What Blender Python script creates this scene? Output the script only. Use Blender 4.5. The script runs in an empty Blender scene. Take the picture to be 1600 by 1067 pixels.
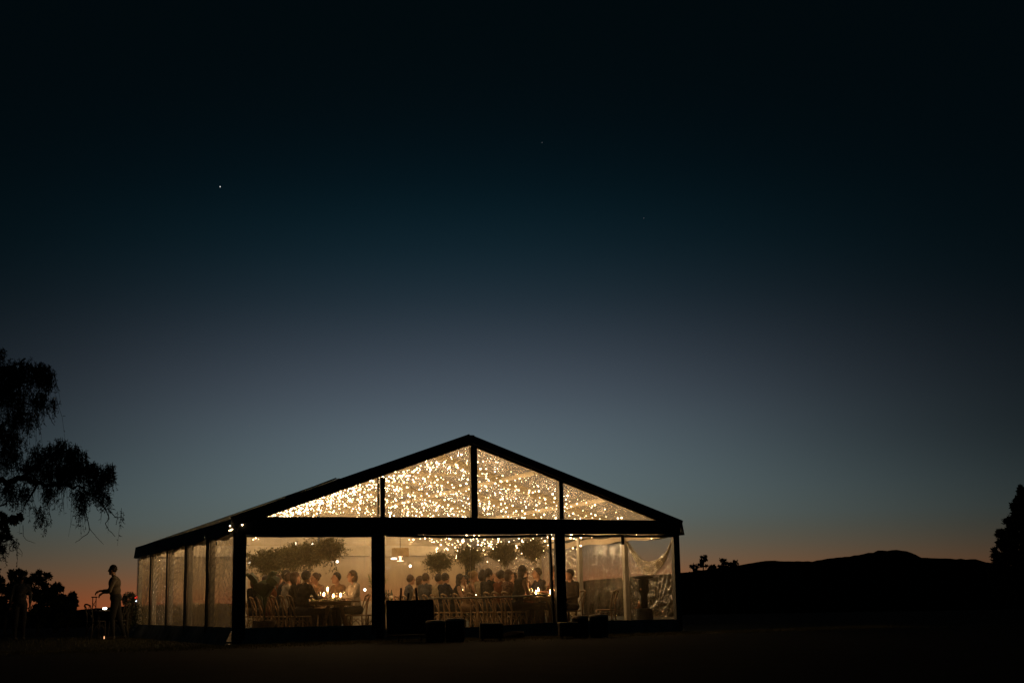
import bpy, bmesh, math, random
import numpy as np
from mathutils import Vector, Matrix, noise as mnoise
R = math.radians
rng = random.Random(11)
SC = bpy.context.scene
COL = SC.collection

# ------------------------------------------------------------------ camera
# world frame: X along the marquee's front gable, Y into its depth, Z up, z = 0 marquee floor
YAW, PITCH, ROLL, FPX = 0.4061, 0.1839, 0.0194, 2206.5
CAM = Vector((-5.97, -27.87, 0.62))
fwd_h = Vector((math.sin(YAW), math.cos(YAW), 0))
right0 = Vector((math.cos(YAW), -math.sin(YAW), 0))
fwd = fwd_h * math.cos(PITCH) + Vector((0, 0, 1)) * math.sin(PITCH)
up0 = right0.cross(fwd)
rgt = right0 * math.cos(ROLL) - up0 * math.sin(ROLL)
upv = up0 * math.cos(ROLL) + right0 * math.sin(ROLL)
cd = bpy.data.cameras.new('camera')
cam = bpy.data.objects.new('camera', cd)
COL.objects.link(cam)
m = Matrix((rgt, upv, -fwd)).transposed().to_4x4()
m.translation = CAM
cam.matrix_world = m
cd.sensor_width = 36
cd.lens = 36 * FPX / 1600
cd.clip_start, cd.clip_end = 0.1, 60000
SC.camera = cam

def at(x, y, depth):
    """world point seen at photograph pixel x, y at a distance of depth metres along the view axis"""
    return CAM + (fwd + rgt * ((x - 800) / FPX) - upv * ((y - 533.5) / FPX)) * depth

# ------------------------------------------------------------------ world: dusk sky
GLOW_AZ = YAW - R(2.6)
w = bpy.data.worlds.new('World')
SC.world = w
w.use_nodes = True
nt = w.node_tree
nt.nodes.clear()
N, LK = nt.nodes.new, nt.links.new
def mth(op, a, b=None, c=None):
    n = N('ShaderNodeMath'); n.operation = op
    for i, v in enumerate((a, b, c)):
        if v is None: continue
        if isinstance(v, (int, float)): n.inputs[i].default_value = v
        else: LK(v, n.inputs[i])
    return n.outputs[0]
tc = N('ShaderNodeTexCoord')
sep = N('ShaderNodeSeparateXYZ'); LK(tc.outputs['Generated'], sep.inputs[0])
gx, gy, gz = sep.outputs
el = mth('MULTIPLY', mth('ARCSINE', gz), 180 / math.pi)
cx, cy = math.sin(GLOW_AZ), math.cos(GLOW_AZ)
along = mth('ADD', mth('MULTIPLY', gx, cx), mth('MULTIPLY', gy, cy))
across = mth('SUBTRACT', mth('MULTIPLY', gx, cy), mth('MULTIPLY', gy, cx))
az = mth('MULTIPLY', mth('ARCTAN2', across, along), 180 / math.pi)
mr = N('ShaderNodeMapRange'); mr.interpolation_type = 'SMOOTHSTEP'
LK(el, mr.inputs[0])
for i, v in enumerate((0.0, 7.0, 15.0, 10.2)): mr.inputs[i + 1].default_value = v
q = mth('DIVIDE', az, mr.outputs[0])
gau = mth('POWER', math.e, mth('MULTIPLY', mth('MULTIPLY', q, q), -0.5))
fall = mth('MULTIPLY_ADD', gau, 0.97, 0.03)
ramp = N('ShaderNodeValToRGB')
LK(mth('DIVIDE', el, 30.0), ramp.inputs[0])
def s2l(c):
    return tuple((v / 255 / 12.92 if v <= 10 else ((v / 255 + .055) / 1.055) ** 2.4) for v in c) + (1,)
stops = [(0.0, (168, 82, 40)), (1.0, (136, 91, 57)), (1.9, (113, 96, 75)), (2.7, (99, 99, 88)), (3.4, (95, 105, 102)),
         (4.6, (95, 110, 113)), (6.4, (89, 103, 111)), (8.2, (73, 83, 94)), (10.2, (53, 62, 73)), (12.2, (30, 43, 53)),
         (14.4, (12, 30, 39)), (17.0, (2, 13, 20)), (20.0, (1, 3, 5)), (23.5, (0, 1, 1)), (30, (0, 0, 0))]
cr = ramp.color_ramp
cr.interpolation = 'B_SPLINE'
while len(cr.elements) < len(stops): cr.elements.new(0.5)
for e_, (a, c) in zip(cr.elements, stops):
    e_.position = a / 30; e_.color = s2l(c)
vm = N('ShaderNodeVectorMath'); vm.operation = 'SCALE'
LK(ramp.outputs[0], vm.inputs[0]); LK(fall, vm.inputs['Scale'])
sky = N('ShaderNodeTexSky'); sky.sky_type = 'NISHITA'; sky.sun_disc = False
sky.sun_elevation = R(-7); sky.sun_rotation = GLOW_AZ
bg1 = N('ShaderNodeBackground'); LK(vm.outputs[0], bg1.inputs[0]); bg1.inputs[1].default_value = 1.0
bg2 = N('ShaderNodeBackground'); LK(sky.outputs[0], bg2.inputs[0]); bg2.inputs[1].default_value = 0.05
bg3 = N('ShaderNodeBackground'); bg3.inputs[0].default_value = (.0004, .0024, .0034, 1)   # even night airglow
add0 = N('ShaderNodeAddShader'); LK(bg1.outputs[0], add0.inputs[0]); LK(bg3.outputs[0], add0.inputs[1])
add = N('ShaderNodeAddShader'); LK(add0.outputs[0], add.inputs[0]); LK(bg2.outputs[0], add.inputs[1])
wo = N('ShaderNodeOutputWorld'); LK(add.outputs[0], wo.inputs[0])

# the last of the sun's glow, from beyond the horizon
sl = bpy.data.lights.new('sun', 'SUN'); sl.energy = 0.01; sl.angle = R(12); sl.color = (1, .6, .35)
so = bpy.data.objects.new('sun', sl); COL.objects.link(so)
d = -Vector((cx * math.cos(R(2)), cy * math.cos(R(2)), math.sin(R(2))))
so.rotation_euler = d.to_track_quat('-Z', 'Y').to_euler()

SC.view_settings.view_transform = 'Standard'
SC.view_settings.look = 'None'
SC.view_settings.exposure = 0
SC.view_settings.gamma = 1
SC.view_settings.use_curve_mapping = False
SC.render.engine = 'CYCLES'
cy_ = SC.cycles
cy_.max_bounces = 8; cy_.diffuse_bounces = 3; cy_.glossy_bounces = 3; cy_.transmission_bounces = 4
cy_.transparent_max_bounces = 40
cy_.sample_clamp_indirect = 4
cy_.caustics_reflective = False; cy_.caustics_refractive = False
cy_.use_denoising = True

# ------------------------------------------------------------------ materials
def new_mat(name):
    m_ = bpy.data.materials.new(name); m_.use_nodes = True
    t = m_.node_tree; t.nodes.clear()
    return m_, t
def mat(name, col, rough=0.7, var=0.25, scale=8.0, metal=0.0, bump=0.0, bscale=40.0, spec=0.4, col2=None, stretch=None):
    m_, t = new_mat(name)
    n, l = t.nodes.new, t.links.new
    out = n('ShaderNodeOutputMaterial'); b = n('ShaderNodeBsdfPrincipled')
    l(b.outputs[0], out.inputs[0])
    c = n('ShaderNodeTexCoord')
    src = c.outputs['Object']
    if stretch:
        mp = n('ShaderNodeMapping'); mp.inputs['Scale'].default_value = stretch
        l(src, mp.inputs[0]); src = mp.outputs[0]
    no = n('ShaderNodeTexNoise'); no.inputs['Scale'].default_value = scale; no.inputs['Detail'].default_value = 5
    l(src, no.inputs['Vector'])
    rp = n('ShaderNodeValToRGB')
    lo = col2 if col2 else tuple(v * (1 - var) for v in col)
    hi = col if col2 else tuple(min(1, v * (1 + var)) for v in col)
    rp.color_ramp.elements[0].position = .3; rp.color_ramp.elements[0].color = (*lo, 1)
    rp.color_ramp.elements[1].position = .7; rp.color_ramp.elements[1].color = (*hi, 1)
    l(no.outputs[0], rp.inputs[0]); l(rp.outputs[0], b.inputs['Base Color'])
    b.inputs['Roughness'].default_value = rough; b.inputs['Metallic'].default_value = metal
    b.inputs['Specular IOR Level'].default_value = spec
    if bump:
        n2 = n('ShaderNodeTexNoise'); n2.inputs['Scale'].default_value = bscale; n2.inputs['Detail'].default_value = 4
        l(src, n2.inputs['Vector'])
        bp = n('ShaderNodeBump'); bp.inputs['Strength'].default_value = bump; bp.inputs['Distance'].default_value = .02
        l(n2.outputs[0], bp.inputs['Height']); l(bp.outputs[0], b.inputs['Normal'])
    return m_
def emit(name, col, strength):
    m_, t = new_mat(name)
    out = t.nodes.new('ShaderNodeOutputMaterial'); e_ = t.nodes.new('ShaderNodeEmission')
    e_.inputs[0].default_value = (*col, 1); e_.inputs[1].default_value = strength
    t.links.new(e_.outputs[0], out.inputs[0])
    return m_
def film(name, haze=.07, streak=.06, bump=.25, bscale=6.0, tint=(.93, .91, .87), gloss=.05, rough=.1, vstretch=(1, 1, .25), haze_col=(.82, .67, .41), top_glow=0.0, fp=4.0, fs=.7, tmix=.65):  # default scatter colour carries the lamps' amber
    """clear PVC sheet: see-through, a little dust that scatters light and stands for lamp glare, a glossy wrinkled skin"""
    m_, t = new_mat(name)
    n, l = t.nodes.new, t.links.new
    out = n('ShaderNodeOutputMaterial')
    c = n('ShaderNodeTexCoord'); mp = n('ShaderNodeMapping'); mp.inputs['Scale'].default_value = vstretch
    l(c.outputs['Object'], mp.inputs[0])
    no = n('ShaderNodeTexNoise'); no.inputs['Scale'].default_value = 3.5; no.inputs['Detail'].default_value = 7; no.inputs['Roughness'].default_value = .65
    l(mp.outputs[0], no.inputs['Vector'])
    n2 = n('ShaderNodeTexNoise'); n2.inputs['Scale'].default_value = bscale; n2.inputs['Detail'].default_value = 3; n2.inputs['Distortion'].default_value = .6
    l(c.outputs['Object'], n2.inputs['Vector'])
    bp = n('ShaderNodeBump'); bp.inputs['Strength'].default_value = bump; bp.inputs['Distance'].default_value = .06
    l(n2.outputs[0], bp.inputs['Height'])
    tr = n('ShaderNodeBsdfTransparent'); tr.inputs[0].default_value = (*tint, 1)
    df = n('ShaderNodeBsdfDiffuse'); df.inputs[0].default_value = (*haze_col, 1)
    tl = n('ShaderNodeBsdfTranslucent'); tl.inputs[0].default_value = (*haze_col, 1)
    gl = n('ShaderNodeBsdfGlossy'); gl.inputs[0].default_value = (.95, .95, .95, 1); gl.inputs['Roughness'].default_value = rough
    l(bp.outputs[0], gl.inputs['Normal'])
    l(bp.outputs[0], df.inputs['Normal']); l(bp.outputs[0], tl.inputs['Normal'])
    dm = n('ShaderNodeMixShader'); dm.inputs[0].default_value = tmix
    l(df.outputs[0], dm.inputs[1]); l(tl.outputs[0], dm.inputs[2])
    mrn = n('ShaderNodeMapRange'); mrn.inputs[1].default_value = .35; mrn.inputs[2].default_value = .75
    mrn.inputs[3].default_value = haze; mrn.inputs[4].default_value = haze + streak
    l(no.outputs[0], mrn.inputs[0])
    hazev = mrn.outputs[0]
    if top_glow:     # interior glow painted as haze, thicker towards the top, with an uneven edge
        sp = n('ShaderNodeSeparateXYZ'); l(c.outputs['Object'], sp.inputs[0])
        a0 = n('ShaderNodeMath'); a0.operation = 'MULTIPLY_ADD'; l(no.outputs[0], a0.inputs[0]); a0.inputs[1].default_value = .7; l(sp.outputs[2], a0.inputs[2])
        fr_ = n('ShaderNodeMapRange'); fr_.interpolation_type = 'SMOOTHSTEP'; l(a0.outputs[0], fr_.inputs[0])
        for i_, v_ in enumerate((.7, 2.0, 0, top_glow)): fr_.inputs[i_ + 1].default_value = v_
        a1 = n('ShaderNodeMath'); a1.operation = 'ADD'; l(hazev, a1.inputs[0]); l(fr_.outputs[0], a1.inputs[1]); hazev = a1.outputs[0]
    m1 = n('ShaderNodeMixShader'); l(hazev, m1.inputs[0]); l(tr.outputs[0], m1.inputs[1]); l(dm.outputs[0], m1.inputs[2])
    lw = n('ShaderNodeLayerWeight'); lw.inputs[0].default_value = .5; l(bp.outputs[0], lw.inputs['Normal'])
    pw = n('ShaderNodeMath'); pw.operation = 'POWER'; l(lw.outputs['Facing'], pw.inputs[0]); pw.inputs[1].default_value = fp
    ma = n('ShaderNodeMath'); ma.operation = 'MULTIPLY_ADD'; l(pw.outputs[0], ma.inputs[0]); ma.inputs[1].default_value = fs; ma.inputs[2].default_value = gloss
    m2 = n('ShaderNodeMixShader'); l(ma.outputs[0], m2.inputs[0]); l(m1.outputs[0], m2.inputs[1]); l(gl.outputs[0], m2.inputs[2])
    l(m2.outputs[0], out.inputs[0])
    return m_
def leaf_mat(name, col, col2, transl=.3):
    m_, t = new_mat(name)
    n, l = t.nodes.new, t.links.new
    out = n('ShaderNodeOutputMaterial')
    c = n('ShaderNodeTexCoord'); no = n('ShaderNodeTexNoise'); no.inputs['Scale'].default_value = 5; no.inputs['Detail'].default_value = 4
    l(c.outputs['Object'], no.inputs['Vector'])
    rp = n('ShaderNodeValToRGB'); rp.color_ramp.elements[0].position = .35; rp.color_ramp.elements[1].position = .65
    rp.color_ramp.elements[0].color = (*col, 1); rp.color_ramp.elements[1].color = (*col2, 1)
    l(no.outputs[0], rp.inputs[0])
    b = n('ShaderNodeBsdfPrincipled'); b.inputs['Roughness'].default_value = .55; l(rp.outputs[0], b.inputs['Base Color'])
    tl = n('ShaderNodeBsdfTranslucent'); l(rp.outputs[0], tl.inputs[0])
    mx = n('ShaderNodeMixShader'); mx.inputs[0].default_value = transl
    l(b.outputs[0], mx.inputs[1]); l(tl.outputs[0], mx.inputs[2]); l(mx.outputs[0], out.inputs[0])
    return m_

M = {}
M['grass_ground'] = mat('lawn_ground', (.0065, .0085, .0055), .95, .35, 1.5, bump=.6, bscale=25, spec=.05)
M['grass'] = leaf_mat('lit_grass_blades', (.05, .05, .018), (.10, .09, .035), .35)  # pale tone stands for tent light on the near strip
M['hill'] = mat('hillside', (.016, .020, .013), 1, .4, .01, spec=0)
M['floor'] = mat('matting', (.07, .055, .04), .9, .3, 3, bump=.3, spec=.2)
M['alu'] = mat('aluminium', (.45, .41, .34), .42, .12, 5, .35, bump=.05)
M['alu_shaded'] = mat('aluminium_shaded', (.045, .048, .05), .5, .2, 5, .2, bump=.05)  # light metal darkened to stand for its unlit outer side
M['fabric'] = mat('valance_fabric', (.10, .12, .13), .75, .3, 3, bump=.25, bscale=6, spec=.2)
M['skirt'] = mat('skirt_fabric', (.17, .19, .20), .8, .35, 3, bump=.3, bscale=5, spec=.2)
M['gable_fabric'] = mat('gable_fabric', (.035, .04, .043), .8, .3, 3, bump=.2, bscale=6, spec=.1)
M['seam'] = mat('welded_seam', (.05, .05, .05), .7, .3, 9)
M['film_front'] = film('clear_film_front', .022, .035, .12, 4, top_glow=.05, tmix=.8)
M['film_front_right'] = film('clear_film_front_right', .02, .02, .2, 5, top_glow=.02, tmix=.8)
M['film_back'] = film('clear_film_back', .20, .14, .15, 4, top_glow=.30, tmix=.25)
M['film_right_hazy'] = film('clear_film_right_hazy', .22, .12, .8, 6, gloss=.12, rough=.1, tmix=.3)
M['film_side'] = film('clear_film_side', .05, .09, .5, 9, gloss=.03, rough=.12, fp=2.2, fs=.8)
M['film_right'] = film('clear_film_right', .035, .035, .6, 5, gloss=.12, rough=.09)
M['film_drape'] = film('clear_film_drape', .08, .10, .7, 9, gloss=.18, rough=.12)
M['film_hem'] = film('clear_film_hem', .34, .3, .5, 12, gloss=.25, rough=.15, tmix=.4)
M['film_gable'] = film('clear_film_gable', .26, .10, .15, 5, tmix=.85)
M['film_roof'] = film('clear_film_roof', .22, .12, .35, 5, gloss=.06, rough=.12)
M['bulb'] = emit('warm_bulb', (1, .70, .38), 18)
M['cable'] = mat('clear_cable', (.32, .27, .2), .5, .2, 20)
M['flame'] = emit('candle_flame', (1, .60, .25), 60)
M['wax'] = mat('candle_wax', (.75, .65, .5), .5, .1, 20)
M['glass'] = film('drinking_glass', .05, .02, .05, 4, tint=(.9, .9, .88), gloss=.12, rough=.03, haze_col=(.8, .8, .8))
M['wood'] = mat('light_wood', (.30, .19, .10), .55, .35, 6, bump=.1, stretch=(1, 8, 8))
M['chair_wood'] = mat('chair_wood', (.27, .17, .09), .5, .3, 9, bump=.08)
M['chair_white'] = mat('chair_limewash', (.07, .062, .05), .6, .2, 9)
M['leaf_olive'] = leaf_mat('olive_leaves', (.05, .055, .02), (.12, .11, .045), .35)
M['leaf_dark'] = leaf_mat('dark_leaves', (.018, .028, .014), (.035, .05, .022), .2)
M['leaf_plant'] = leaf_mat('broad_leaves', (.02, .04, .015), (.04, .075, .02), .3)
M['leaf_pale'] = leaf_mat('pale_leaves', (.22, .24, .10), (.30, .32, .15), .3)
M['bark'] = mat('bark', (.05, .04, .03), .9, .35, 10, bump=.6, bscale=20, stretch=(1, 1, .3))
M['twig'] = mat('twig', (.07, .05, .03), .8, .3, 20)
M['board'] = mat('blackboard', (.025, .027, .028), .6, .3, 4, spec=.2)
M['darkwood'] = mat('dark_wood', (.04, .03, .022), .6, .35, 8, stretch=(1, 1, 6))
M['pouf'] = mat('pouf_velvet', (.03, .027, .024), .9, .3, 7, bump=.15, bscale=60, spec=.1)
M['pouf_lit_top'] = mat('pouf_rim_light', (.46, .37, .27), .8, .2, 20)  # tent light on the seat rims, painted as a paler top
M['ramp'] = mat('ramp_ply', (.012, .010, .009), 1, .3, 5, spec=0)
M['pot'] = mat('terracotta_pot', (.10, .06, .04), .8, .3, 6)
M['iron'] = mat('dark_iron', (.014, .014, .014), .75, .3, 10, .0, spec=.15)
M['copper'] = mat('copper', (.55, .28, .14), .3, .2, 10, 1.0)
M['steel'] = mat('brushed_steel', (.5, .5, .5), .35, .1, 10, .9)
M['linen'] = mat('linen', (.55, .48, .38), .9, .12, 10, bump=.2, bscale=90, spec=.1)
M['shade'] = leaf_mat('rattan_shade', (.30, .21, .10), (.42, .31, .16), .45)
M['bottle_glass'] = mat('bottle_glass', (.05, .07, .03), .12, .3, 8, spec=.7)
M['label_paper'] = mat('label_paper', (.7, .65, .55), .8, .1, 10)
M['lamp_white'] = emit('lamp_white', (1, .86, .68), 9)
M['lamp_pink'] = emit('lamp_amber', (1, .55, .30), 5)
M['lamp_amber'] = emit('lamp_ember', (1, .5, .22), 1.6)
M['lamp_red'] = emit('lamp_red', (1, .05, .03), 2.2)
M['lamp_cool'] = emit('lamp_cool', (.75, .85, 1), 5)
M['star'] = emit('starlight', (1, 1, 1), 1.0)
M['star_dim'] = emit('faint_starlight', (.85, .9, 1), .12)
M['skin'] = mat('skin', (.30, .17, .11), .55, .12, 6)
M['shoe'] = mat('shoe_leather', (.03, .025, .02), .5, .2, 10)
M['trouser'] = mat('dark_trousers', (.012, .012, .014), .9, .25, 12)
TOPS = {'a white shirt': (.62, .56, .48), 'a dark jacket': (.022, .022, .026), 'a cream top': (.50, .40, .26), 'a navy suit': (.02, .026, .045),
        'a rust dress': (.22, .075, .035), 'a black dress': (.015, .014, .014), 'a grey suit': (.12, .12, .125), 'a tan blouse': (.34, .22, .13), 'a floral dress': (.20, .11, .08), 'a beige shirt': (.15, .125, .095)}
for k, c in TOPS.items():
    M[k] = mat('cloth_' + k.split(' ', 1)[1].replace(' ', '_'), tuple(v * .62 for v in c), .9, .3 if 'floral' not in k else .8, 12 if 'floral' not in k else 30, bump=.25, bscale=20, spec=.1)
HAIRS = {'dark hair': (.018, .012, .009), 'brown hair': (.06, .032, .017), 'fair hair': (.22, .14, .06), 'grey hair': (.2, .19, .18)}
for k, c in HAIRS.items(): M[k] = mat(k.replace(' ', '_'), c, .6, .35, 30, bump=.4, bscale=60)

# ------------------------------------------------------------------ mesh helpers
class MB:
    def __init__(s): s.v, s.f, s.mi = [], [], []
    def add(s, vs, fs, mi=0):
        o = len(s.v); s.v += [tuple(p) for p in vs]; s.f += [tuple(i + o for i in f) for f in fs]; s.mi += [mi] * len(fs); return s
    def box(s, c, size, rot=None, mi=0):
        hx, hy, hz = (t / 2 for t in size); c = Vector(c)
        vs = [Vector((x, y, z)) for x in (-hx, hx) for y in (-hy, hy) for z in (-hz, hz)]
        if rot is not None: vs = [rot @ p for p in vs]
        return s.add([c + p for p in vs], [(0, 1, 3, 2), (4, 6, 7, 5), (0, 4, 5, 1), (2, 3, 7, 6), (0, 2, 6, 4), (1, 5, 7, 3)], mi)
    def bar(s, a, b, w_, h, upd=(0, 0, 1), mi=0):
        a, b = Vector(a), Vector(b); dx = (b - a); L_ = dx.length; dx.normalize()
        u = Vector(upd); sd = dx.cross(u)
        if sd.length < 1e-4: sd = dx.cross(Vector((1, 0, 0)))
        sd.normalize(); u = sd.cross(dx)
        rot = Matrix((dx, sd, u)).transposed()
        return s.box((a + b) / 2, (L_, w_, h), rot, mi)
    def tube(s, pts, rad, n=8, mi=0, cap=True):
        pts = [Vector(p) for p in pts]; rs = rad if isinstance(rad, (list, tuple)) else [rad] * len(pts)
        vs = []; prev = None
        for i, p in enumerate(pts):
            t = (pts[min(i + 1, len(pts) - 1)] - pts[max(i - 1, 0)]).normalized()
            if prev is None:
                a = t.orthogonal().normalized()
            else:
                a = (prev - t * prev.dot(t))
                a = a.normalized() if a.length > 1e-6 else t.orthogonal().normalized()
            prev = a; b = t.cross(a)
            for k in range(n):
                an = 2 * math.pi * k / n; vs.append(p + (a * math.cos(an) + b * math.sin(an)) * rs[i])
        fs = []
        for i in range(len(pts) - 1):
            for k in range(n):
                fs.append((i * n + k, i * n + (k + 1) % n, (i + 1) * n + (k + 1) % n, (i + 1) * n + k))
        if cap:
            fs.append(tuple(range(n - 1, -1, -1))); o = (len(pts) - 1) * n; fs.append(tuple(o + k for k in range(n)))
        return s.add(vs, fs, mi)
    def lathe(s, prof, c=(0, 0, 0), n=16, mi=0):
        c = Vector(c); vs = []
        for r, z in prof:
            for k in range(n):
                an = 2 * math.pi * k / n; vs.append(c + Vector((r * math.cos(an), r * math.sin(an), z)))
        fs = [(i * n + k, i * n + (k + 1) % n, (i + 1) * n + (k + 1) % n, (i + 1) * n + k) for i in range(len(prof) - 1) for k in range(n)]
        fs.append(tuple(range(n - 1, -1, -1))); o = (len(prof) - 1) * n; fs.append(tuple(o + k for k in range(n)))
        return s.add(vs, fs, mi)
    def grid(s, fn, nu, nv, mi=0):
        vs = [fn(i / nu, j / nv) for j in range(nv + 1) for i in range(nu + 1)]
        fs = [(j * (nu + 1) + i, j * (nu + 1) + i + 1, (j + 1) * (nu + 1) + i + 1, (j + 1) * (nu + 1) + i) for j in range(nv) for i in range(nu)]
        return s.add(vs, fs, mi)
    def ball(s, c, r, nu=10, nv=7, mi=0):
        c = Vector(c); r = (r, r, r) if isinstance(r, (int, float)) else r
        vs = [c + Vector((0, 0, -r[2]))]
        for j in range(1, nv):
            th = -math.pi / 2 + math.pi * j / nv
            for k in range(nu):
                an = 2 * math.pi * k / nu
                vs.append(c + Vector((r[0] * math.cos(th) * math.cos(an), r[1] * math.cos(th) * math.sin(an), r[2] * math.sin(th))))
        vs.append(c + Vector((0, 0, r[2]))); fs = []
        for k in range(nu):
            fs.append((0, 1 + (k + 1) % nu, 1 + k))
            for j in range(nv - 2):
                a = 1 + j * nu; fs.append((a + k, a + (k + 1) % nu, a + nu + (k + 1) % nu, a + nu + k))
            a = 1 + (nv - 2) * nu; fs.append((a + k, a + (k + 1) % nu, len(vs) - 1))
        return s.add(vs, fs, mi)
    def mesh(s, name, mats, smooth=False):
        me = bpy.data.meshes.new(name); me.from_pydata(s.v, [], s.f); me.update()
        for mm in (mats if isinstance(mats, (list, tuple)) else [mats]): me.materials.append(mm)
        if any(s.mi): me.polygons.foreach_set('material_index', s.mi)
        if smooth: me.polygons.foreach_set('use_smooth', [True] * len(me.polygons))
        return me
    def build(s, name, mats, parent=None, smooth=False, bevel=0, loc=None):
        o = bpy.data.objects.new(name, s.mesh(name, mats, smooth)); COL.objects.link(o)
        if parent is not None: o.parent = parent
        if loc is not None: o.location = loc
        if bevel:
            b = o.modifiers.new('bevel', 'BEVEL'); b.width = bevel; b.segments = 2; b.limit_method = 'ANGLE'
        return o
def tag(o, label=None, cat=None, group=None, kind=None):
    for k, v in (('label', label), ('category', cat), ('group', group), ('kind', kind)):
        if v: o[k] = v
    return o
def thing(name, label, cat, loc=(0, 0, 0), rz=0, group=None):
    o = bpy.data.objects.new(name, None); COL.objects.link(o); o.empty_display_size = .1
    o.location = loc; o.rotation_euler = (0, 0, rz)
    return tag(o, label, cat, group)
KIDS = {}
def copy_tree(o, parent=None):
    c = o.copy(); COL.objects.link(c); c.parent = parent
    for ch in list(o.children):
        if ch in KIDS: continue
        copy_tree(ch, c)
    return c
def vnoise(p, sc): return mnoise.noise(Vector(p) * sc)

# ------------------------------------------------------------------ ground and hills
GZ = -0.06
def ground_h(x, y):
    d_ = math.hypot(x - 5, y - 6)
    t = min(1, max(0, (d_ - 10) / 60))
    h = GZ - .25 * t * t + .03 * vnoise((x, y, 0), .25) * min(1, d_ / 12)
    f = min(1, max(0, (-y - 3) / 22)); h -= .30 * f * f * (3 - 2 * f)    # the lawn falls a little towards the camera
    r = math.hypot(x - CAM.x, y - CAM.y)
    if r > 90: h -= min(25, (r - 90) * .03)                              # and drops away beyond the crest
    if r > 1600: h = max(h, -25)
    return h
mb = MB()
def gax():
    a = [-.0]
    vals = [0]
    st = .7
    while vals[-1] < 22000:
        vals.append(vals[-1] + st)
        if vals[-1] > 24: st *= 1.22
    return [-v for v in vals[:0:-1]] + vals
ax = gax()
mb.add([(x + 4, y, ground_h(x + 4, y)) for y in ax for x in ax],
       [(j * len(ax) + i, j * len(ax) + i + 1, (j + 1) * len(ax) + i + 1, (j + 1) * len(ax) + i) for j in range(len(ax) - 1) for i in range(len(ax) - 1)])
tag(mb.build('ground', M['grass_ground'], smooth=True), kind='structure')

# hills: ridge line given as (photograph x, y); the land stands 2.2 to 4.5 km away
prof = [(-2200, 946), (-1200, 952), (-500, 955), (0, 954), (105, 954), (140, 951), (200, 946), (300, 942), (420, 944), (560, 942), (700, 936), (820, 920), (900, 908), (980, 901),
        (1062, 895), (1100, 890), (1160, 882), (1195, 876), (1230, 876.5), (1268, 877), (1300, 872), (1330, 869), (1364, 863), (1372, 860), (1384, 861),
        (1398, 859), (1412, 860), (1428, 865), (1440, 871), (1480, 872.5), (1525, 874), (1545, 879), (1600, 888), (1800, 878), (2300, 890), (3200, 905), (4400, 920)]
pts = [(at(x, y, 1) - CAM) for x, y in prof]
pa = np.array([math.atan2(p.dot(right0), p.dot(fwd_h)) for p in pts])
pe = np.array([math.atan2(p.z, math.hypot(p.x, p.y)) for p in pts])
mb = MB(); NA, NR = 620, 12
azs = np.linspace(pa[0], pa[-1], NA)
def hill(i, j):
    a = azs[i]; e_ = float(np.interp(a, pa, pe))
    t = j / NR
    r = 2200 + 2300 * t
    rr = 3300
    hz = CAM.z + rr * math.tan(e_)
    hump = math.exp(-((r - rr) / 620) ** 2)
    h = -30 + (hz + 30) * hump
    h += (vnoise((a * 260, r * .004, 3), 1) * 2.2 + vnoise((a * 900, r * .01, 5), 1) * 1.6) * hump
    dv = fwd_h * math.cos(a) + right0 * math.sin(a)
    return (CAM.x + dv.x * r, CAM.y + dv.y * r, h)
JR = [0, 1, 2, 3, 4, 5, 5.4, 5.74, 6.1, 7, 8, 10, 12]
mb.add([hill(i, j) for j in JR for i in range(NA)], [(j * NA + i, j * NA + i + 1, (j + 1) * NA + i + 1, (j + 1) * NA + i) for j in range(len(JR) - 1) for i in range(NA - 1)])
tag(mb.build('hills', M['hill'], smooth=True), kind='structure')

# a few stars
for n_, (x, y, r, mm, lab) in enumerate([(344, 292, .85, 'star', 'bright white star alone in the dark sky, upper left'), (847, 223, .6, 'star_dim', 'faint star high up near the middle of the sky'),
                                  (1006, 341, .6, 'star_dim', 'faint star right of the middle, halfway up the sky'), (390, 665, .6, 'star_dim', 'faint star low in the sky left of the roof slope')]):
    p = at(x, y, 30000)
    tag(MB().ball((0, 0, 0), r * 30000 / FPX, 8, 6).build('star', M[mm], smooth=True, loc=p), lab, 'star', 'stars in the dusk sky')

# ------------------------------------------------------------------ the marquee
L, D, EZ, AZ, VB = 10.0, 12.5, 2.36, 4.12, 2.06
SL = (AZ - EZ) / 5
def roof_z(s): return AZ - abs(s - 5) * SL
tent = thing('marquee', 'large clear-walled gable marquee with shaded front frame, glowing with fairy lights', 'marquee')
bays = [D * i / 5 for i in range(6)]
for y in bays:
    for sx in (0, 1):
        x = .07 if sx == 0 else L - .07
        fr = M['alu_shaded'] if y == 0 else M['alu']
        yy = y if 0 < y < D else (y + .07 if y == 0 else y - .07)
        wd = .15 if y == 0 else .11
        MB().box((x, yy, (EZ + GZ) / 2 - .02), (wd, .13, EZ - GZ - .05)).build('post', fr, tent, bevel=.008)
        MB().box((x, yy, GZ + .02), (.3, .3, .03)).build('base_plate', M['alu_shaded'], tent)
        # rafters
        a = Vector((0 if sx == 0 else L, yy, EZ - .08)); b = Vector((5, yy, AZ - .08))
        MB().bar(a, b, .10, .15).build('rafter', fr, tent, bevel=.008)
    yy = y if 0 < y < D else (y + .07 if y == 0 else y - .07)
    if 0 < y < D:
        # apex collar tie
        MB().bar((3.9, yy, roof_z(3.9) - .16), (6.1, yy, roof_z(6.1) - .16), .05, .05).build('collar_tie', M['alu'], tent)
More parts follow.
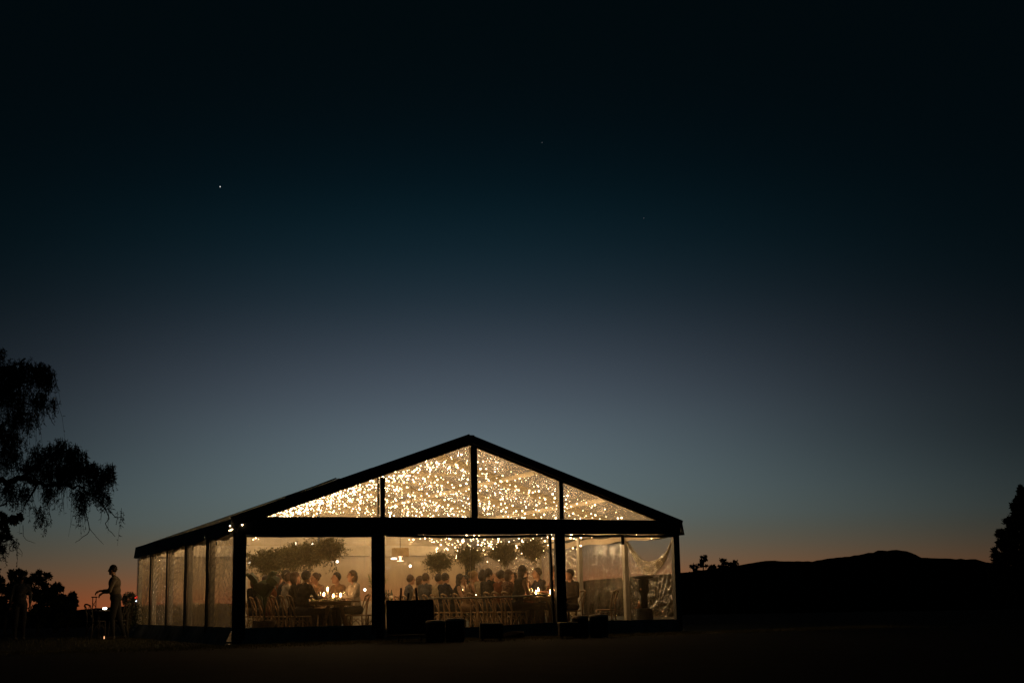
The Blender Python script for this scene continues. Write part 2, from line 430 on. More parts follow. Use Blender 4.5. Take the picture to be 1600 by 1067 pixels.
for i in range(5):
    y0, y1 = bays[i] + .08, bays[i + 1] - .08
    for s_ in (0.06, 1.7, 3.35, 5.0, 6.65, 8.3, 9.94):
        z = roof_z(s_) - .10
        MB().bar((s_, y0, z), (s_, y1, z), .06, .09).build('eave_beam' if s_ in (.06, 9.94) else 'ridge_beam' if s_ == 5 else 'purlin', M['alu'], tent, bevel=.005)
# gable walls: uprights, tie beam
for y, fr in ((.07, M['alu_shaded']), (D - .07, M['alu'])):
    for x in (3.0, 7.06):
        MB().box((x, y, GZ + (VB - GZ) / 2), (.20 if y < 1 else .12, .12, VB - GZ)).build('gable_post', fr, tent, bevel=.008)
        MB().box((x + .06, y, (2.42 + roof_z(x) - .17) / 2), (.10, .1, roof_z(x) - .17 - 2.42)).build('gable_upright', fr, tent, bevel=.006)
    MB().box((5.09 if y < 1 else 5, y, (2.42 + AZ - .18) / 2), (.15, .1, AZ - .18 - 2.42)).build('king_post', fr, tent, bevel=.006)
    MB().box((5, y, 2.25), (9.7, .10, .30)).build('gable_beam', fr, tent, bevel=.006)
MB().box((2.965, .06, 2.91), (.035, .05, .95)).build('gable_upright', M['alu_shaded'], tent)
# front fascia cloth over the beam, slightly sagging in two lengths
def fascia(x0, x1, d0, d1, zt0, zt1):
    def fn(u, v):
        x = x0 + (x1 - x0) * u
        bot = VB + .015 + d0 * math.sin(math.pi * u) + .012 * vnoise((x, 0, 1), 2.2)
        top = zt0 + (zt1 - zt0) * u
        return (x, -.012 - .012 * vnoise((x, v * 2, 4), 3) - .01 * math.sin(v * 3.1), bot + (top - bot) * v)
    return MB().grid(fn, 50, 6)
for a in ((.0, 5.02, -.012, 0, 2.425, 2.44), (5.02, 10.02, .02, 0, 2.425, 2.395)):
    o = fascia(*a).build('gable_valance', M['gable_fabric'], tent, smooth=True)
    sd = o.modifiers.new('solid', 'SOLIDIFY'); sd.thickness = .006
# front rafter covers (dark keder strip and rolled cloth edge)
for x0, x1 in ((-.06, 5.0), (5.0, 10.06)):
    s0 = Vector((x0, -.03, roof_z(x0) - .02)); s1 = Vector((x1, -.03, roof_z(x1) - .02))
    if x0 < 0:
        MB().bar(s0, s1, .06, .21).build('rafter_cover', M['gable_fabric'], tent, bevel=.01)
    else:
        MB().bar(s0, s1, .06, .16).build('rafter_cover', M['gable_fabric'], tent, bevel=.01)
MB().bar((1.0, -.02, roof_z(1.0) + .10), (2.05, -.02, roof_z(2.05) + .13), .05, .025).build('loose_edge_strip', M['fabric'], tent)
MB().bar((2.05, -.02, roof_z(2.05) + .085), (2.8, -.02, roof_z(2.8) + .085), .05, .02).build('loose_edge_strip', M['fabric'], tent)
# rolled-up cloth tubes under the beam
for x0, x1, z in ((.22, 2.9, VB - .012), (3.12, 6.72, VB + .0), (7.18, 9.86, VB - .01)):
    pts = [(x0 + (x1 - x0) * k / 14, .0, z + .008 * vnoise((k, x0, 2), .6) - (.03 * math.sin(math.pi * k / 14) if 3 < x0 < 4 else 0)) for k in range(15)]
    MB().tube(pts, .028, 8).build('rolled_blind', M['fabric'], tent, smooth=True)

for x0, x1, nm in ((-.02, .235, 'corner_flap'), (2.80, 3.045, 'post_sleeve'), (6.93, 7.165, 'post_sleeve')):
    MB().grid(lambda u, v: (x0 + (x1 - x0) * u, -.016 - .012 * math.sin(u * 9 + v * 4) - .006 * vnoise((u * 3, v * 7, x0), 1.4), GZ + .01 + (VB + .03 - GZ) * v), 14, 40).build(nm, M['gable_fabric'], tent, smooth=True)
MB().box((5, -.03, AZ - .03), (.16, .064, .17)).build('apex_cap', M['gable_fabric'], tent, bevel=.01)
# clear sheets
def wr_flat(u, v): return .012 * vnoise((u * 3, v * 2, 7), 1.5) + .004 * vnoise((u * 14, v * 4, 2), 1)
def sheet(name, fn, nu, nv, m_, sub=None):
    o = MB().grid(fn, nu, nv).build(name, m_, tent, smooth=True)
    return o
# front wall panes
for x0, x1, zt, zb0, zb1 in ((.20, 2.86, VB + .03, .27, .27), (3.1, 6.90, VB + .05, .17, .235), (7.17, 9.86, VB + .03, .245, .225)):
    def fn(u, v):
        zb = zb0 + (zb1 - zb0) * max(0, u - .45) / .55
        return (x0 + (x1 - x0) * u, .02 + wr_flat(u * (x1 - x0) / 2.6, v), zb - .01 + (zt - zb + .01) * v)
    pn = sheet('wall_pane', fn, 60, 40, M['film_front_right' if x0 > 7 else 'film_front'])
    def fk(u, v):
        zb = zb0 + (zb1 - zb0) * max(0, u - .45) / .55
        return (x0 - .03 + (x1 - x0 + .06) * u, .0 - .05 * (1 - v) + .012 * math.sin(u * 21 + v * 3) * (1 - v), GZ + (zb - GZ) * v)
    sk = MB().grid(fk, 50, 6).build('skirt', M['skirt'], pn, smooth=True)
# vertical weld lines in the panes, edge flashings
for x, z0, z1 in ((4.985, .2, 2.05),):
    MB().box((x, .045, (z0 + z1) / 2), (.010, .004, z1 - z0)).build('weld_line', M['label_paper'], tent)
for x in (3.69, 6.5):
    MB().box((x, .045, (2.44 + roof_z(x) - .2) / 2), (.014, .004, roof_z(x) - .2 - 2.44)).build('weld_line', M['label_paper'], tent)
MB().tube([(4.05 + 2.72 * k / 12, .09, .775 + .035 * (k / 12) ** 1.5 - .012 * math.sin(math.pi * k / 12)) for k in range(13)], .017, 6).build('rail_strap', M['label_paper'], tent, smooth=True)
# doorway edge: slanting pole and gathered flap in the centre bay
MB().bar((6.79, -.03, VB + .02), (6.835, -.03, .22), .05, .075, (0, 1, 0)).build('door_pole', M['alu_shaded'], tent, bevel=.006)
# gable triangles (each an own pane)
for x0, x1 in ((.45, 2.98), (3.1, 5.02), (5.16, 7.06), (7.16, 9.72)):
    def fn(u, v):
        x = x0 + (x1 - x0) * u
        zt = max(2.425, roof_z(x) - .12)
        return (x, .02 + .5 * wr_flat(u, v), 2.40 + (zt - 2.40) * v)
    sheet('gable_pane', fn, 40, 24, M['film_gable'])
    def fb(u, v):
        x = x0 + (x1 - x0) * u
        zt = max(2.425, roof_z(x) - .12)
        return (x, D - .02 + .5 * wr_flat(u, v), 2.40 + (zt - 2.40) * v)
    sheet('gable_pane', fb, 10, 6, M['film_back'])
for x0, x1 in ((.14, 2.94), (3.06, 7.0), (7.12, 9.86)):
    def fn(u, v): return (x0 + (x1 - x0) * u, D - .02 + wr_flat(u, v + 3), .15 + (2.12 - .15) * v)
    pn = sheet('wall_pane', fn, 30, 24, M['film_back'])
    MB().box(((x0 + x1) / 2, D, (GZ + .15) / 2), (x1 - x0, .01, .15 - GZ)).build('skirt', M['skirt'], pn)
# roof sheets
for i in range(5):
    y0, y1 = bays[i] + .03 - (.05 if i == 0 else 0), bays[i + 1] - .03
    for sd in (0, 1):
        def fn(u, v):
            s_ = (5 - 5.06 * v) if sd == 0 else (5 + 5.06 * v)
            sag = .03 * math.sin(math.pi * u) * math.sin(math.pi * v)
            return (s_, y0 + (y1 - y0) * u, roof_z(s_) - .005 - sag + .012 * vnoise((s_, y0 + u * 3, 9), 1.7))
        sheet('roof_panel', fn, 24, 40, M['film_roof'])
    yb = bays[i + 1]
    for sd in (0, 1):
        e_ = 0 if sd == 0 else 10
        MB().bar((e_, yb, EZ + .012), (5, yb, AZ + .012), .10, .02).build('roof_seam', M['fabric'], tent)
# side walls
def side_panel(i, left):
    y0, y1 = bays[i] + (.02 if i else .10), bays[i + 1] - .02
    seed = i * 3.7 + (0 if left else 50)
    amp = [.019, .012, .019, .019, .013][i] if left else .010
    kk = [2.2, .4, 1.8, 1.5, .5][i]
    def fn(u, v):
        y = y0 + (y1 - y0) * u; z = .27 + (VB + .10 - .27) * v
        chev = abs(u - .5) * 2
        env = .35 + .65 * abs(vnoise((seed, v * 2.4, u), 1.3)) * 1.6
        wv = amp * env * math.sin((v * 15 - (1 - chev) * kk * 1.3 + 1.1 * vnoise((u * 2, v * 2, seed), 1.5)) * [5.2, .8, 5.6, 6.0, 4][i]) + .007 * math.sin(u * 34 + seed + v * 2 + 2 * vnoise((u * 2, v * 3, seed), 1))
        edge = min(1, u * 8, (1 - u) * 8)
        x = (-.012 if left else L + .012) + wv * edge * (1 if left else -1) + .01 * vnoise((u * 9, v * 9, seed), 1) * edge
        return (x, y, z)
    pn = sheet('wall_pane', fn, 50, 150, M['film_side'] if left else M['film_right' if i < 2 else 'film_right_hazy'])
    def fk(u, v):
        ya = -.03 if i == 0 else y0 - .06
        y = ya + (y1 + .06 - ya) * u
        out = (1 - v) * (.16 + .012 * i + .02 * math.sin(u * 6.283)) + .018 * math.sin(u * 24 + seed * 3) * (1 - v)
        return ((-.012 - out if left else L + .012 + out * .4), y, GZ + .005 + (.285 - GZ) * v)
    MB().grid(fk, 40, 8).build('skirt', M['skirt'], pn, smooth=True)
for i in range(5):
    side_panel(i, True)
    if i > 0: side_panel(i, False)
for i in range(1, 5):
    pts = [(-.035 + .008 * vnoise((k, i, 0), .7), bays[i] + .012 * vnoise((k, i, 5), .8), .0 + (VB + .1) * k / 16) for k in range(17)]
    MB().tube(pts, .035 if i in (1, 2) else .024, 7).build('seam_roll', M['gable_fabric'], tent, smooth=True)
# first bay on the right: loose sheet sagging in a swag between corner and second post
def swag(u, v):
    y = .12 + 2.28 * u
    top = VB - .02 - 2.3 * u * (1 - u) * .98 * .95 + .0
    z = .24 + (top - .24) * v
    rad = math.atan2((u - .5) * 2.3, (v * 1.1 + .12))
    f = v ** 1.2
    wv = .03 * f * math.sin((1 - v) * 62 + 7 * (u - .5) ** 2 + 2 * vnoise((u * 3, v * 4, 8), 1)) * math.exp(-((1 - v) / .20) ** 2) + .016 * math.sin(rad * 34 + 2 * vnoise((u * 2, v * 2, 5), 1)) * v + .014 * vnoise((u * 7, v * 7, 1), 1.6)
    return (L - .05 + wv, y, z)
pn = sheet('wall_pane', swag, 90, 200, M['film_drape'])
tag(pn, 'loose clear sheet sagging in a gathered swag')
for q in range(7):
    r2 = random.Random(q)
    pts = []
    for k in range(41):
        u = k / 40; y = .12 + 2.28 * u; dip = 2.3 * u * (1 - u) * .93
        pts.append((L - .06 - .03 * q / 7 + .02 * math.sin(u * 9 + q), y, VB - .01 - dip * (1 + .05 * q) - .02 * q * math.sin(math.pi * u) + .012 * vnoise((u * 6, q, 3), 1)))
    MB().tube(pts, [.010 + .014 * math.sin(math.pi * k / 40) * (1 + .5 * vnoise((k * .3, q, 1), 1)) for k in range(41)], 7).build('gathered_hem', M['film_hem'], pn, smooth=True)
def fk(u, v): return (L + .012 + .08 * (1 - v), .12 + 2.3 * u, GZ + .005 + (.26 - GZ) * v)
MB().grid(fk, 20, 4).build('skirt', M['skirt'], pn, smooth=True)
# valances on both eaves
for e_, sgn in ((0, -1), (L, 1)):
    for i in range(5):
        y0, y1 = bays[i] - (.06 if i == 0 else 0), bays[i + 1] + (.05 if i == 4 else 0)
        def fn(u, v):
            y = y0 + (y1 - y0) * u
            zb = VB + .015 + .012 * math.sin(u * 9 + i) - (.03 * math.sin(math.pi * u))
            z = zb + (EZ + .012 - zb) * v
            return (e_ + sgn * (.055 + .05 * (1 - v) + .008 * math.sin(u * 22 + i * 2) * (1 - v)), y, z)
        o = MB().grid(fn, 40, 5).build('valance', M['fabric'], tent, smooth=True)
        sd = o.modifiers.new('solid', 'SOLIDIFY'); sd.thickness = .005
        if sgn < 0 and i in (0, 1, 2, 3):
            yk = y0 + 1.15
            MB().tube([(-.12, yk, VB + .05), (-.13, yk + .01, VB - .05), (-.125, yk + .02, VB - .14)], .012, 6).build('tie_strap', M['fabric'], tent, smooth=True)
    # inner pelmet cloth, pale
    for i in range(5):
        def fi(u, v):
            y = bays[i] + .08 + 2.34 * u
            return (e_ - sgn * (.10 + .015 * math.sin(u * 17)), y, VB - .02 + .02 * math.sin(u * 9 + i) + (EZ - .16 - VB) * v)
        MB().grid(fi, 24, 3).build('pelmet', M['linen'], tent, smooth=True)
MB().tube([(8.55, -.035, VB + .02), (8.552, -.035, 1.96), (8.555, -.035, 1.86)], [.035, .036, .03], 8).build('tie_strap', M['gable_fabric'], tent, smooth=True)
# bracing cables in the end bays and guy lines
for a, b in (((9.93, 10.1, .2), (9.93, 12.4, 2.2)), ((.1, 10.1, 2.2), (.1, 12.4, .2))):
    MB().tube([a, b], .008, 5).build('brace_cable', M['steel'], tent)
for a, b in (((-.05, .02, 2.2), (-.9, -.8, GZ)), ((10.05, .02, 2.2), (11.0, -.8, GZ)), ((-.05, 12.45, 2.2), (-1.0, 13.3, GZ))):
    pass
# floor inside
tag(MB().box((5, D / 2, -.035), (9.6, D - .3, .05)).build('floor', M['floor']), kind='structure')

# ------------------------------------------------------------------ fairy lights under the roof
def octa(r):
    b = bmesh.new(); bmesh.ops.create_icosphere(b, subdivisions=1, radius=r)
    vs = [v.co.copy() for v in b.verts]; fs = [tuple(v.index for v in f.verts) for f in b.faces]; b.free(); return vs, fs
OV, OF = octa(1)
STRING_W = 2.9
svals = [.70 + 8.75 * k / 39 for k in range(40)]
for k, s_ in enumerate(svals):
    r2 = random.Random(500 + k)
    cab, bl = MB(), MB()
    pts = []
    n = 33
    for j in range(n):
        y = .35 + 11.8 * j / (n - 1) + r2.uniform(-.12, .12)
        seg = (y % 2.5) / 2.5
        z = roof_z(s_) - .17 - .10 * math.sin(math.pi * seg) - r2.uniform(0, .05)
        p = Vector((s_ + r2.uniform(-.06, .06), y, z)); pts.append(p)
        for h in range(1 if (s_ < 2 or r2.random() < (.7 if y < 6 else .4)) else 2):
            dz = r2.uniform(.03, .09) if h == 0 else r2.uniform(.12, .34 if y < 6 else .55)
            q_ = p + Vector((r2.uniform(-.02, .02), r2.uniform(-.02, .02), -dz))
            if h: q_ += Vector((0, .06, 0))
            rr = r2.choice((.008, .012, .016, .021))
            cab.tube([p if not h else p + Vector((0, .06, 0)), q_], .002, 3, cap=False)
            bl.add([q_ + v * rr for v in OV], OF)
    cab.tube(pts, .003, 4)
    t = thing('fairy_light_string', 'string of warm white fairy lights under the clear roof', 'string lights', (0, 0, 0), 0, 'fairy light strings')
    cab.build('cable', M['cable'], t)
    tag(bl.build('bulbs', M['bulb'], t), kind='stuff')
    for j in range(5):      # the string's own light
        pl = bpy.data.lights.new('string_glow', 'POINT'); pl.energy = STRING_W; pl.color = (1, .62, .27); pl.shadow_soft_size = .012
        po = bpy.data.objects.new('string_glow', pl); COL.objects.link(po); po.parent = t
        po.location = pts[(2, 9, 16, 23, 30)[j]] + Vector((0, 0, -.12))
# short tail of bulbs knotted at the front left corner
t = thing('fairy_light_tail', 'loose tail of fairy lights hanging at the left eave corner', 'string lights')
cab, bl = MB(), MB()
pp = [Vector(p) for p in ((.28, .12, 2.30), (.14, -.04, 2.26), (.05, -.09, 2.20), (.03, -.09, 2.1), (-.11, -.08, 2.24), (-.12, -.07, 2.15), (-.12, -.06, 2.02))]
cab.tube(pp, .004, 4)
for p, r_ in zip((pp[1], pp[4], pp[5]), (.016, .013, .010)): bl.add([p + v * r_ for v in OV], OF)
cab.build('cable', M['cable'], t); tag(bl.build('bulbs', M['bulb'], t), kind='stuff')

# ------------------------------------------------------------------ people
def capsule(mb_, a, b, r0, r1, n=12):
    a, b = Vector(a), Vector(b); ax_ = (b - a).normalized()
    pts, rs = [], []
    for k in range(5):
        th = math.pi / 2 * (1 - k / 4); pts.append(a - ax_ * r0 * math.sin(th)); rs.append(max(.0015, r0 * math.cos(th)))
    for k in range(1, 4):
        t = k / 4; pts.append(a.lerp(b, t)); rs.append(r0 + (r1 - r0) * t)
    for k in range(5):
        th = math.pi / 2 * k / 4; pts.append(b + ax_ * r1 * math.sin(th)); rs.append(max(.0015, r1 * math.cos(th)))
    mb_.tube(pts, rs, n)
def human(prims, voxel=.011):
    """prims: ('c', a, b, r0, r1, tag) capsules and ('e', centre, radii, tag) ellipsoids fused into one skin; tag picks the cloth"""
    mb_ = MB()
    for p in prims:
        if p[0] == 'c': capsule(mb_, *p[1:5])
        else: mb_.ball(p[1], p[2], 16, 10)
    me = mb_.mesh('figure', [])
    o = bpy.data.objects.new('tmp', me); COL.objects.link(o)
    r = o.modifiers.new('r', 'REMESH'); r.mode = 'VOXEL'; r.voxel_size = voxel; r.adaptivity = 0
    s_ = o.modifiers.new('s', 'SMOOTH'); s_.iterations = 3; s_.factor = .5
    dg = bpy.context.evaluated_depsgraph_get()
    out = bpy.data.meshes.new_from_object(o.evaluated_get(dg))
    bpy.data.objects.remove(o); bpy.data.meshes.remove(me)
    n = len(out.polygons); c = np.empty(n * 3); out.polygons.foreach_get('center', c); c = c.reshape(-1, 3)
    best = np.full(n, 1e9); idx = np.zeros(n, int)
    for p in prims:
        if p[0] == 'c':
            a, b = np.array(p[1]), np.array(p[2]); ab = b - a
            t = np.clip(((c - a) @ ab) / (ab @ ab), 0, 1); dist = np.linalg.norm(c - a - t[:, None] * ab, axis=1) - (p[3] + (p[4] - p[3]) * t)
        else:
            rr = np.array(p[2] if not isinstance(p[2], (int, float)) else (p[2],) * 3)
            dist = (np.linalg.norm((c - np.array(p[1])) / rr, axis=1) - 1) * rr.min()
        k = dist < best; best[k] = dist[k]; idx[k] = p[-1]
    out.materials.clear()
    for mm in (M['skin'], M['a dark jacket'], M['trouser'], M['shoe']): out.materials.append(mm)
    out.polygons.foreach_set('material_index', idx.astype(np.int32)); out.polygons.foreach_set('use_smooth', [True] * n)
    return out
SK, TP, TR, SH = 0, 1, 2, 3
def head_prims(c, turn=0, tilt=0):
    c = Vector(c); ca, sa = math.cos(turn), math.sin(turn)
    def P(x, y, z): return (c.x + x * ca - y * sa + tilt * z, c.y + x * sa + y * ca, c.z + z)
    return [('e', P(0, 0, .0), (.088, .078, .108), SK), ('e', P(.028, 0, -.055), (.062, .056, .066), SK), ('c', P(.088, 0, .012), P(.106, 0, -.018), .010, .014, SK),
            ('e', P(-.004, .079, -.008), (.018, .010, .030), SK), ('e', P(-.004, -.079, -.008), (.018, .010, .030), SK),
            ('c', P(.078, .022, -.062), P(.078, -.022, -.062), .010, .010, SK), ('e', P(.07, 0, -.098), (.022, .026, .018), SK),
            ('c', P(.076, .045, .026), P(.080, .018, .026), .009, .008, SK), ('c', P(.076, -.045, .026), P(.080, -.018, .026), .009, .008, SK)]
def hand_prims(w_, dirv, side, palm_dn=(0, 0, -1), curl=.35):
    """palm, four unequal bent fingers and a thumb leaving the side of the palm"""
    w_ = Vector(w_); f = Vector(dirv).normalized(); dn = Vector(palm_dn); dn = (dn - f * f.dot(dn)).normalized(); sd = f.cross(dn) * side
    pr_ = [('c', tuple(w_), tuple(w_ + f * .075), .024, .030, SK), ('c', tuple(w_ + f * .05 + sd * .018), tuple(w_ + f * .05 - sd * .022), .018, .018, SK)]
    for k, (o_, ln) in enumerate(((-.030, .068), (-.011, .078), (.009, .074), (.028, .058))):
        b0 = w_ + f * .088 + sd * (-o_); b1 = b0 + (f * math.cos(curl) + dn * math.sin(curl)) * ln * .55; b2 = b1 + (f * math.cos(curl * 2.4) + dn * math.sin(curl * 2.4)) * ln * .45
        pr_ += [('c', tuple(b0), tuple(b1), .0095, .0088, SK), ('c', tuple(b1), tuple(b2), .0088, .0075, SK)]
    t0 = w_ + f * .03 + sd * .03; t1 = t0 + (f * .6 + sd * .7 + dn * .25).normalized() * .035; t2 = t1 + (f * .9 + sd * .15 + dn * .3).normalized() * .03
    pr_ += [('c', tuple(t0), tuple(t1), .013, .011, SK), ('c', tuple(t1), tuple(t2), .011, .009, SK)]
    return pr_
def seated(lean=0.05, turn=0.0, arm='table', broad=1.0, sleeves=True, skirt=False):
    lx = lean
    sw = .175 * broad
    A = TP if sleeves else SK
    B = TP if skirt else TR
    pr_ = [('e', (0, 0, .545), (.15, .185 * broad, .115), B), ('e', (.01 + lx * .3, 0, .70), (.118, .155 * broad, .17), TP), ('e', (.015 + lx * .8, 0, .90), (.122, .172 * broad, .17), TP),
           ('c', (.0 + lx, -sw + .02, 1.025), (.0 + lx, sw - .02, 1.025), .062, .062, TP), ('c', (.005 + lx, -.05, 1.065), (.005 + lx, .05, 1.065), .045, .045, TP),
           ('c', (.008 + lx, 0, 1.06), (.03 + lx * 1.15, 0, 1.145), .052, .048, SK)]
    hc = (.045 + lx * 1.25, 0, 1.225)
    pr_ += head_prims(hc, turn, .05)
    for sd in (1, -1):
        sh = (lx, sd * sw, 1.02)
        if arm == 'table':
            e_ = (.13 + lx, sd * (sw + .06), .80); wr = (.36 + lx, sd * .13, .815)
        elif arm == 'chin' and sd == 1:
            e_ = (.24 + lx, sd * (sw + .01), .82); wr = (.17 + lx * 1.2, sd * .07, 1.06)
        elif arm == 'lap' or arm == 'chin':
            e_ = (.06 + lx, sd * (sw + .07), .76); wr = (.29 + lx, sd * .10, .68)
        else:
            e_ = (.16 + lx, sd * (sw + .06), .83); wr = (.38 + lx, sd * .20, .93)
        pr_ += [('c', sh, e_, .052, .041, A), ('c', e_, tuple(Vector(e_).lerp(Vector(wr), .55)), .040, .034, A), ('c', tuple(Vector(e_).lerp(Vector(wr), .5)), wr, .033, .025, A if sleeves else SK)]
        dv = (Vector(wr) - Vector(e_)).normalized()
        pr_ += hand_prims(Vector(wr) + dv * .01, dv, sd, (0, 0, -1) if arm != 'chin' else (1, 0, -.2), .35)
        hip = (.02, sd * .095, .535); kn = (.43, sd * .115, .53); an = (.40, sd * .115, .10)
        pr_ += [('c', hip, kn, .088, .062, B), ('c', kn, tuple(Vector(kn).lerp(Vector(an), .45)), .058, .055, TR), ('c', tuple(Vector(kn).lerp(Vector(an), .45)), an, .055, .038, TR),
                ('c', (.38, sd * .115, .045), (.55, sd * .125, .04), .042, .032, SH)]
    return human(pr_), hc
def standing(kind):
    pr_ = [('e', (0, 0, .98), (.145, .175, .14), TR), ('e', (.015, 0, 1.14), (.142, .16, .17), TP), ('e', (.015, 0, 1.32), (.150, .18, .18), TP),
           ('c', (0, -.15, 1.43), (0, .15, 1.43), .062, .062, TP), ('c', (.01, -.05, 1.47), (.01, .05, 1.47), .045, .045, TP), ('c', (.015, 0, 1.46), (.04, 0, 1.56), .053, .05, SK)]
    hc = (.055, 0, 1.645)
    pr_ += head_prims(hc, 0, .04)
    for sd in (1, -1):
        sh = (0, sd * .185, 1.42)
        if kind == 'reach':
            e_ = (.10, sd * .23, 1.15) if sd == 1 else (.13, sd * .23, 1.15); wr = (.34, sd * .16, 1.17) if sd == 1 else (.32, sd * .10, 1.12)
        else:
            e_ = (-.03, sd * .25, 1.14); wr = (.06, sd * .25, .88)
        pr_ += [('c', sh, e_, .064, .052, TP), ('c', e_, tuple(Vector(e_).lerp(Vector(wr), .6)), .050, .040, TP), ('c', tuple(Vector(e_).lerp(Vector(wr), .5)), wr, .032, .026, TP)]
        dv = (Vector(wr) - Vector(e_)).normalized()
        pr_ += hand_prims(Vector(wr) + dv * .01, (dv + Vector((0, 0, -.5))).normalized() if kind == 'reach' else dv, sd, (0, 0, -1) if kind == 'reach' else (1, 0, 0), .5)
        st = .10 if (kind == 'reach' and sd == 1) else (-.12 if kind == 'reach' else 0)
        hip = (0, sd * .09, .93); kn = (.03 + st * .6, sd * .10, .50); an = (-.02 + st, sd * .105, .09)
        pr_ += [('c', hip, kn, .102, .072, TR), ('c', kn, tuple(Vector(kn).lerp(Vector(an), .4)), .060, .058, TR), ('c', tuple(Vector(kn).lerp(Vector(an), .4)), an, .058, .042, TR),
                ('c', (-.03 + st, sd * .105, .045), (.16 + st, sd * .125, .035), .045, .034, SH)]
    return human(pr_, .012), hc
def hair_mesh(style, hc, seed):
    mb_ = MB(); c = Vector(hc)
    mb_.ball(c + Vector((-.022, 0, .026)), (.096, .092, .104), 20, 14)
    if style == 'long':
        mb_.ball(c + Vector((-.055, 0, -.06)), (.065, .095, .15), 16, 12); mb_.ball(c + Vector((-.07, 0, -.17)), (.05, .09, .12), 14, 10)
    if style == 'bun': mb_.ball(c + Vector((-.105, 0, .06)), (.05, .05, .05), 14, 10)
    if style == 'bob': mb_.ball(c + Vector((-.04, 0, -.03)), (.085, .10, .12), 16, 12)
    vs = []
    for v in mb_.v:
        p = Vector(v); dd = (p - c); n_ = mnoise.noise(p * 22 + Vector((seed, 0, 0))) * .010 + mnoise.noise(p * 60 + Vector((0, seed, 0))) * .004
        vs.append(p + dd.normalized() * n_)
    mb_.v = [tuple(v) for v in vs]
    return mb_.mesh('hair', M['dark hair'], True)
BODIES = [seated(.04, 0, 'table'), seated(.10, .5, 'chin', .95, False, True), seated(.0, -.4, 'lap', 1.06), seated(.13, .15, 'raise', .93, False, True), seated(.07, -.6, 'table', 1.0)]
HAIRM = {}
def person(name, body, hc, topk, hairk, style, loc, rz, label, group=None, sc=1.0):
    t = thing(name, label, 'person', loc, rz, group); t.scale = (sc, sc, sc)
    b = bpy.data.objects.new('body', body); COL.objects.link(b); b.parent = t
    b.material_slots[TP].link = 'OBJECT'; b.material_slots[TP].material = M[topk]
    key = (style, tuple(round(v, 3) for v in hc))
    if key not in HAIRM: HAIRM[key] = hair_mesh(style, hc, len(HAIRM))
    h = bpy.data.objects.new('hair', HAIRM[key]); COL.objects.link(h); h.parent = t
    h.material_slots[0].link = 'OBJECT'; h.material_slots[0].material = M[hairk]
    return t

# ------------------------------------------------------------------ crossback chair
def make_chair(m_):
    t = thing('crossback_chair', 'x', 'chair')
    pr_ = [(.0, -.02), (.16, -.018), (.20, -.01), (.205, 0), (.195, .012), (.0, .018)]
    mb_ = MB().lathe(pr_, (0, 0, .46), 18); mb_.v = [(x * 1.02, y * 1.05, z) for x, y, z in mb_.v]; mb_.build('seat', m_, t, True)
    for sd in (1, -1):
        MB().tube([(.16, sd * .16, .46), (.175, sd * .175, .2), (.185, sd * .185, .0)], [.017, .016, .013], 8).build('leg', m_, t, True)
        MB().tube([(-.23, sd * .175, 0), (-.185, sd * .175, .25), (-.175, sd * .18, .46), (-.20, sd * .185, .68), (-.25, sd * .175, .84), (-.265, sd * .15, .875)], [.013, .016, .018, .017, .016, .014], 8).build('leg', m_, t, True)
        MB().tube([(.175, sd * .17, .12), (.12, sd * .17, .30), (0, sd * .172, .39), (-.1, sd * .172, .30), (-.185, sd * .172, .12)], .010, 6).build('arched_brace', m_, t, True)
        MB().tube([(-.178, sd * .17, .49), (-.215, sd * .06, .66), (-.245, -sd * .08, .80), (-.26, -sd * .13, .86)], .011, 6).build('cross_slat', m_, t, True)
    for x in (.17, -.19):
        MB().tube([(x, -.165, .10), (x * .98, -.12, .30), (x * .95, 0, .385), (x * .98, .12, .30), (x, .165, .10)], .010, 6).build('arched_brace', m_, t, True)
    MB().tube([(-.255, -.19, .85), (-.285, -.09, .885), (-.295, 0, .895), (-.285, .09, .885), (-.255, .19, .85)], [.018, .021, .022, .021, .018], 8).build('top_rail', m_, t, True)
    return t
chair0 = make_chair(M['chair_wood'])
chair_used = [0]
def place_chair(loc, rz, label, group=None, white=False):
    if not chair_used[0]:
        c = chair0; chair_used[0] = 1
    else:
        c = copy_tree(chair0)
    c.location = loc; c.rotation_euler = (0, 0, rz); tag(c, label, 'chair')
    if group: c['group'] = group
    elif 'group' in c: del c['group']
    if white:
        for ch in c.children:
            ch.material_slots[0].link = 'OBJECT'; ch.material_slots[0].material = M['chair_white']
    return c

# ------------------------------------------------------------------ tables
TZ = .765
def long_table(x, y0, y1, label):
    t = thing('banquet_table', label, 'table', (x, 0, 0), 0, 'long banquet tables')
    for k in range(5):
        MB().box((-.36 + .18 * k, (y0 + y1) / 2, TZ - .018), (.175, y1 - y0, .036)).build('plank', M['wood'], t, bevel=.004)
    n = 4
    for k in range(n):
        y = y0 + .35 + (y1 - y0 - .7) * k / (n - 1)
        for sd in (1, -1):
            MB().bar((sd * .30, y, -.01), (sd * .12, y, TZ - .05), .07, .05, (0, 1, 0)).build('leg', M['wood'], t, bevel=.004)
        MB().bar((-.34, y, TZ - .062), (.34, y, TZ - .062), .07, .045).build('cross_rail', M['wood'], t, bevel=.004)
    return t
long_table(2.35, .75, 9.4, 'long wooden banquet table behind the left front pane')
long_table(7.0, .55, 11.0, 'long wooden banquet table behind the middle pane')
ORD = ['nearest', 'second-nearest', 'third-nearest', 'fourth-nearest', 'fifth-nearest', 'sixth-nearest', 'seventh-nearest', 'eighth-nearest', 'ninth-nearest', 'tenth-nearest', 'eleventh-nearest', 'twelfth-nearest']
TK, HK = list(TOPS), list(HAIRS)
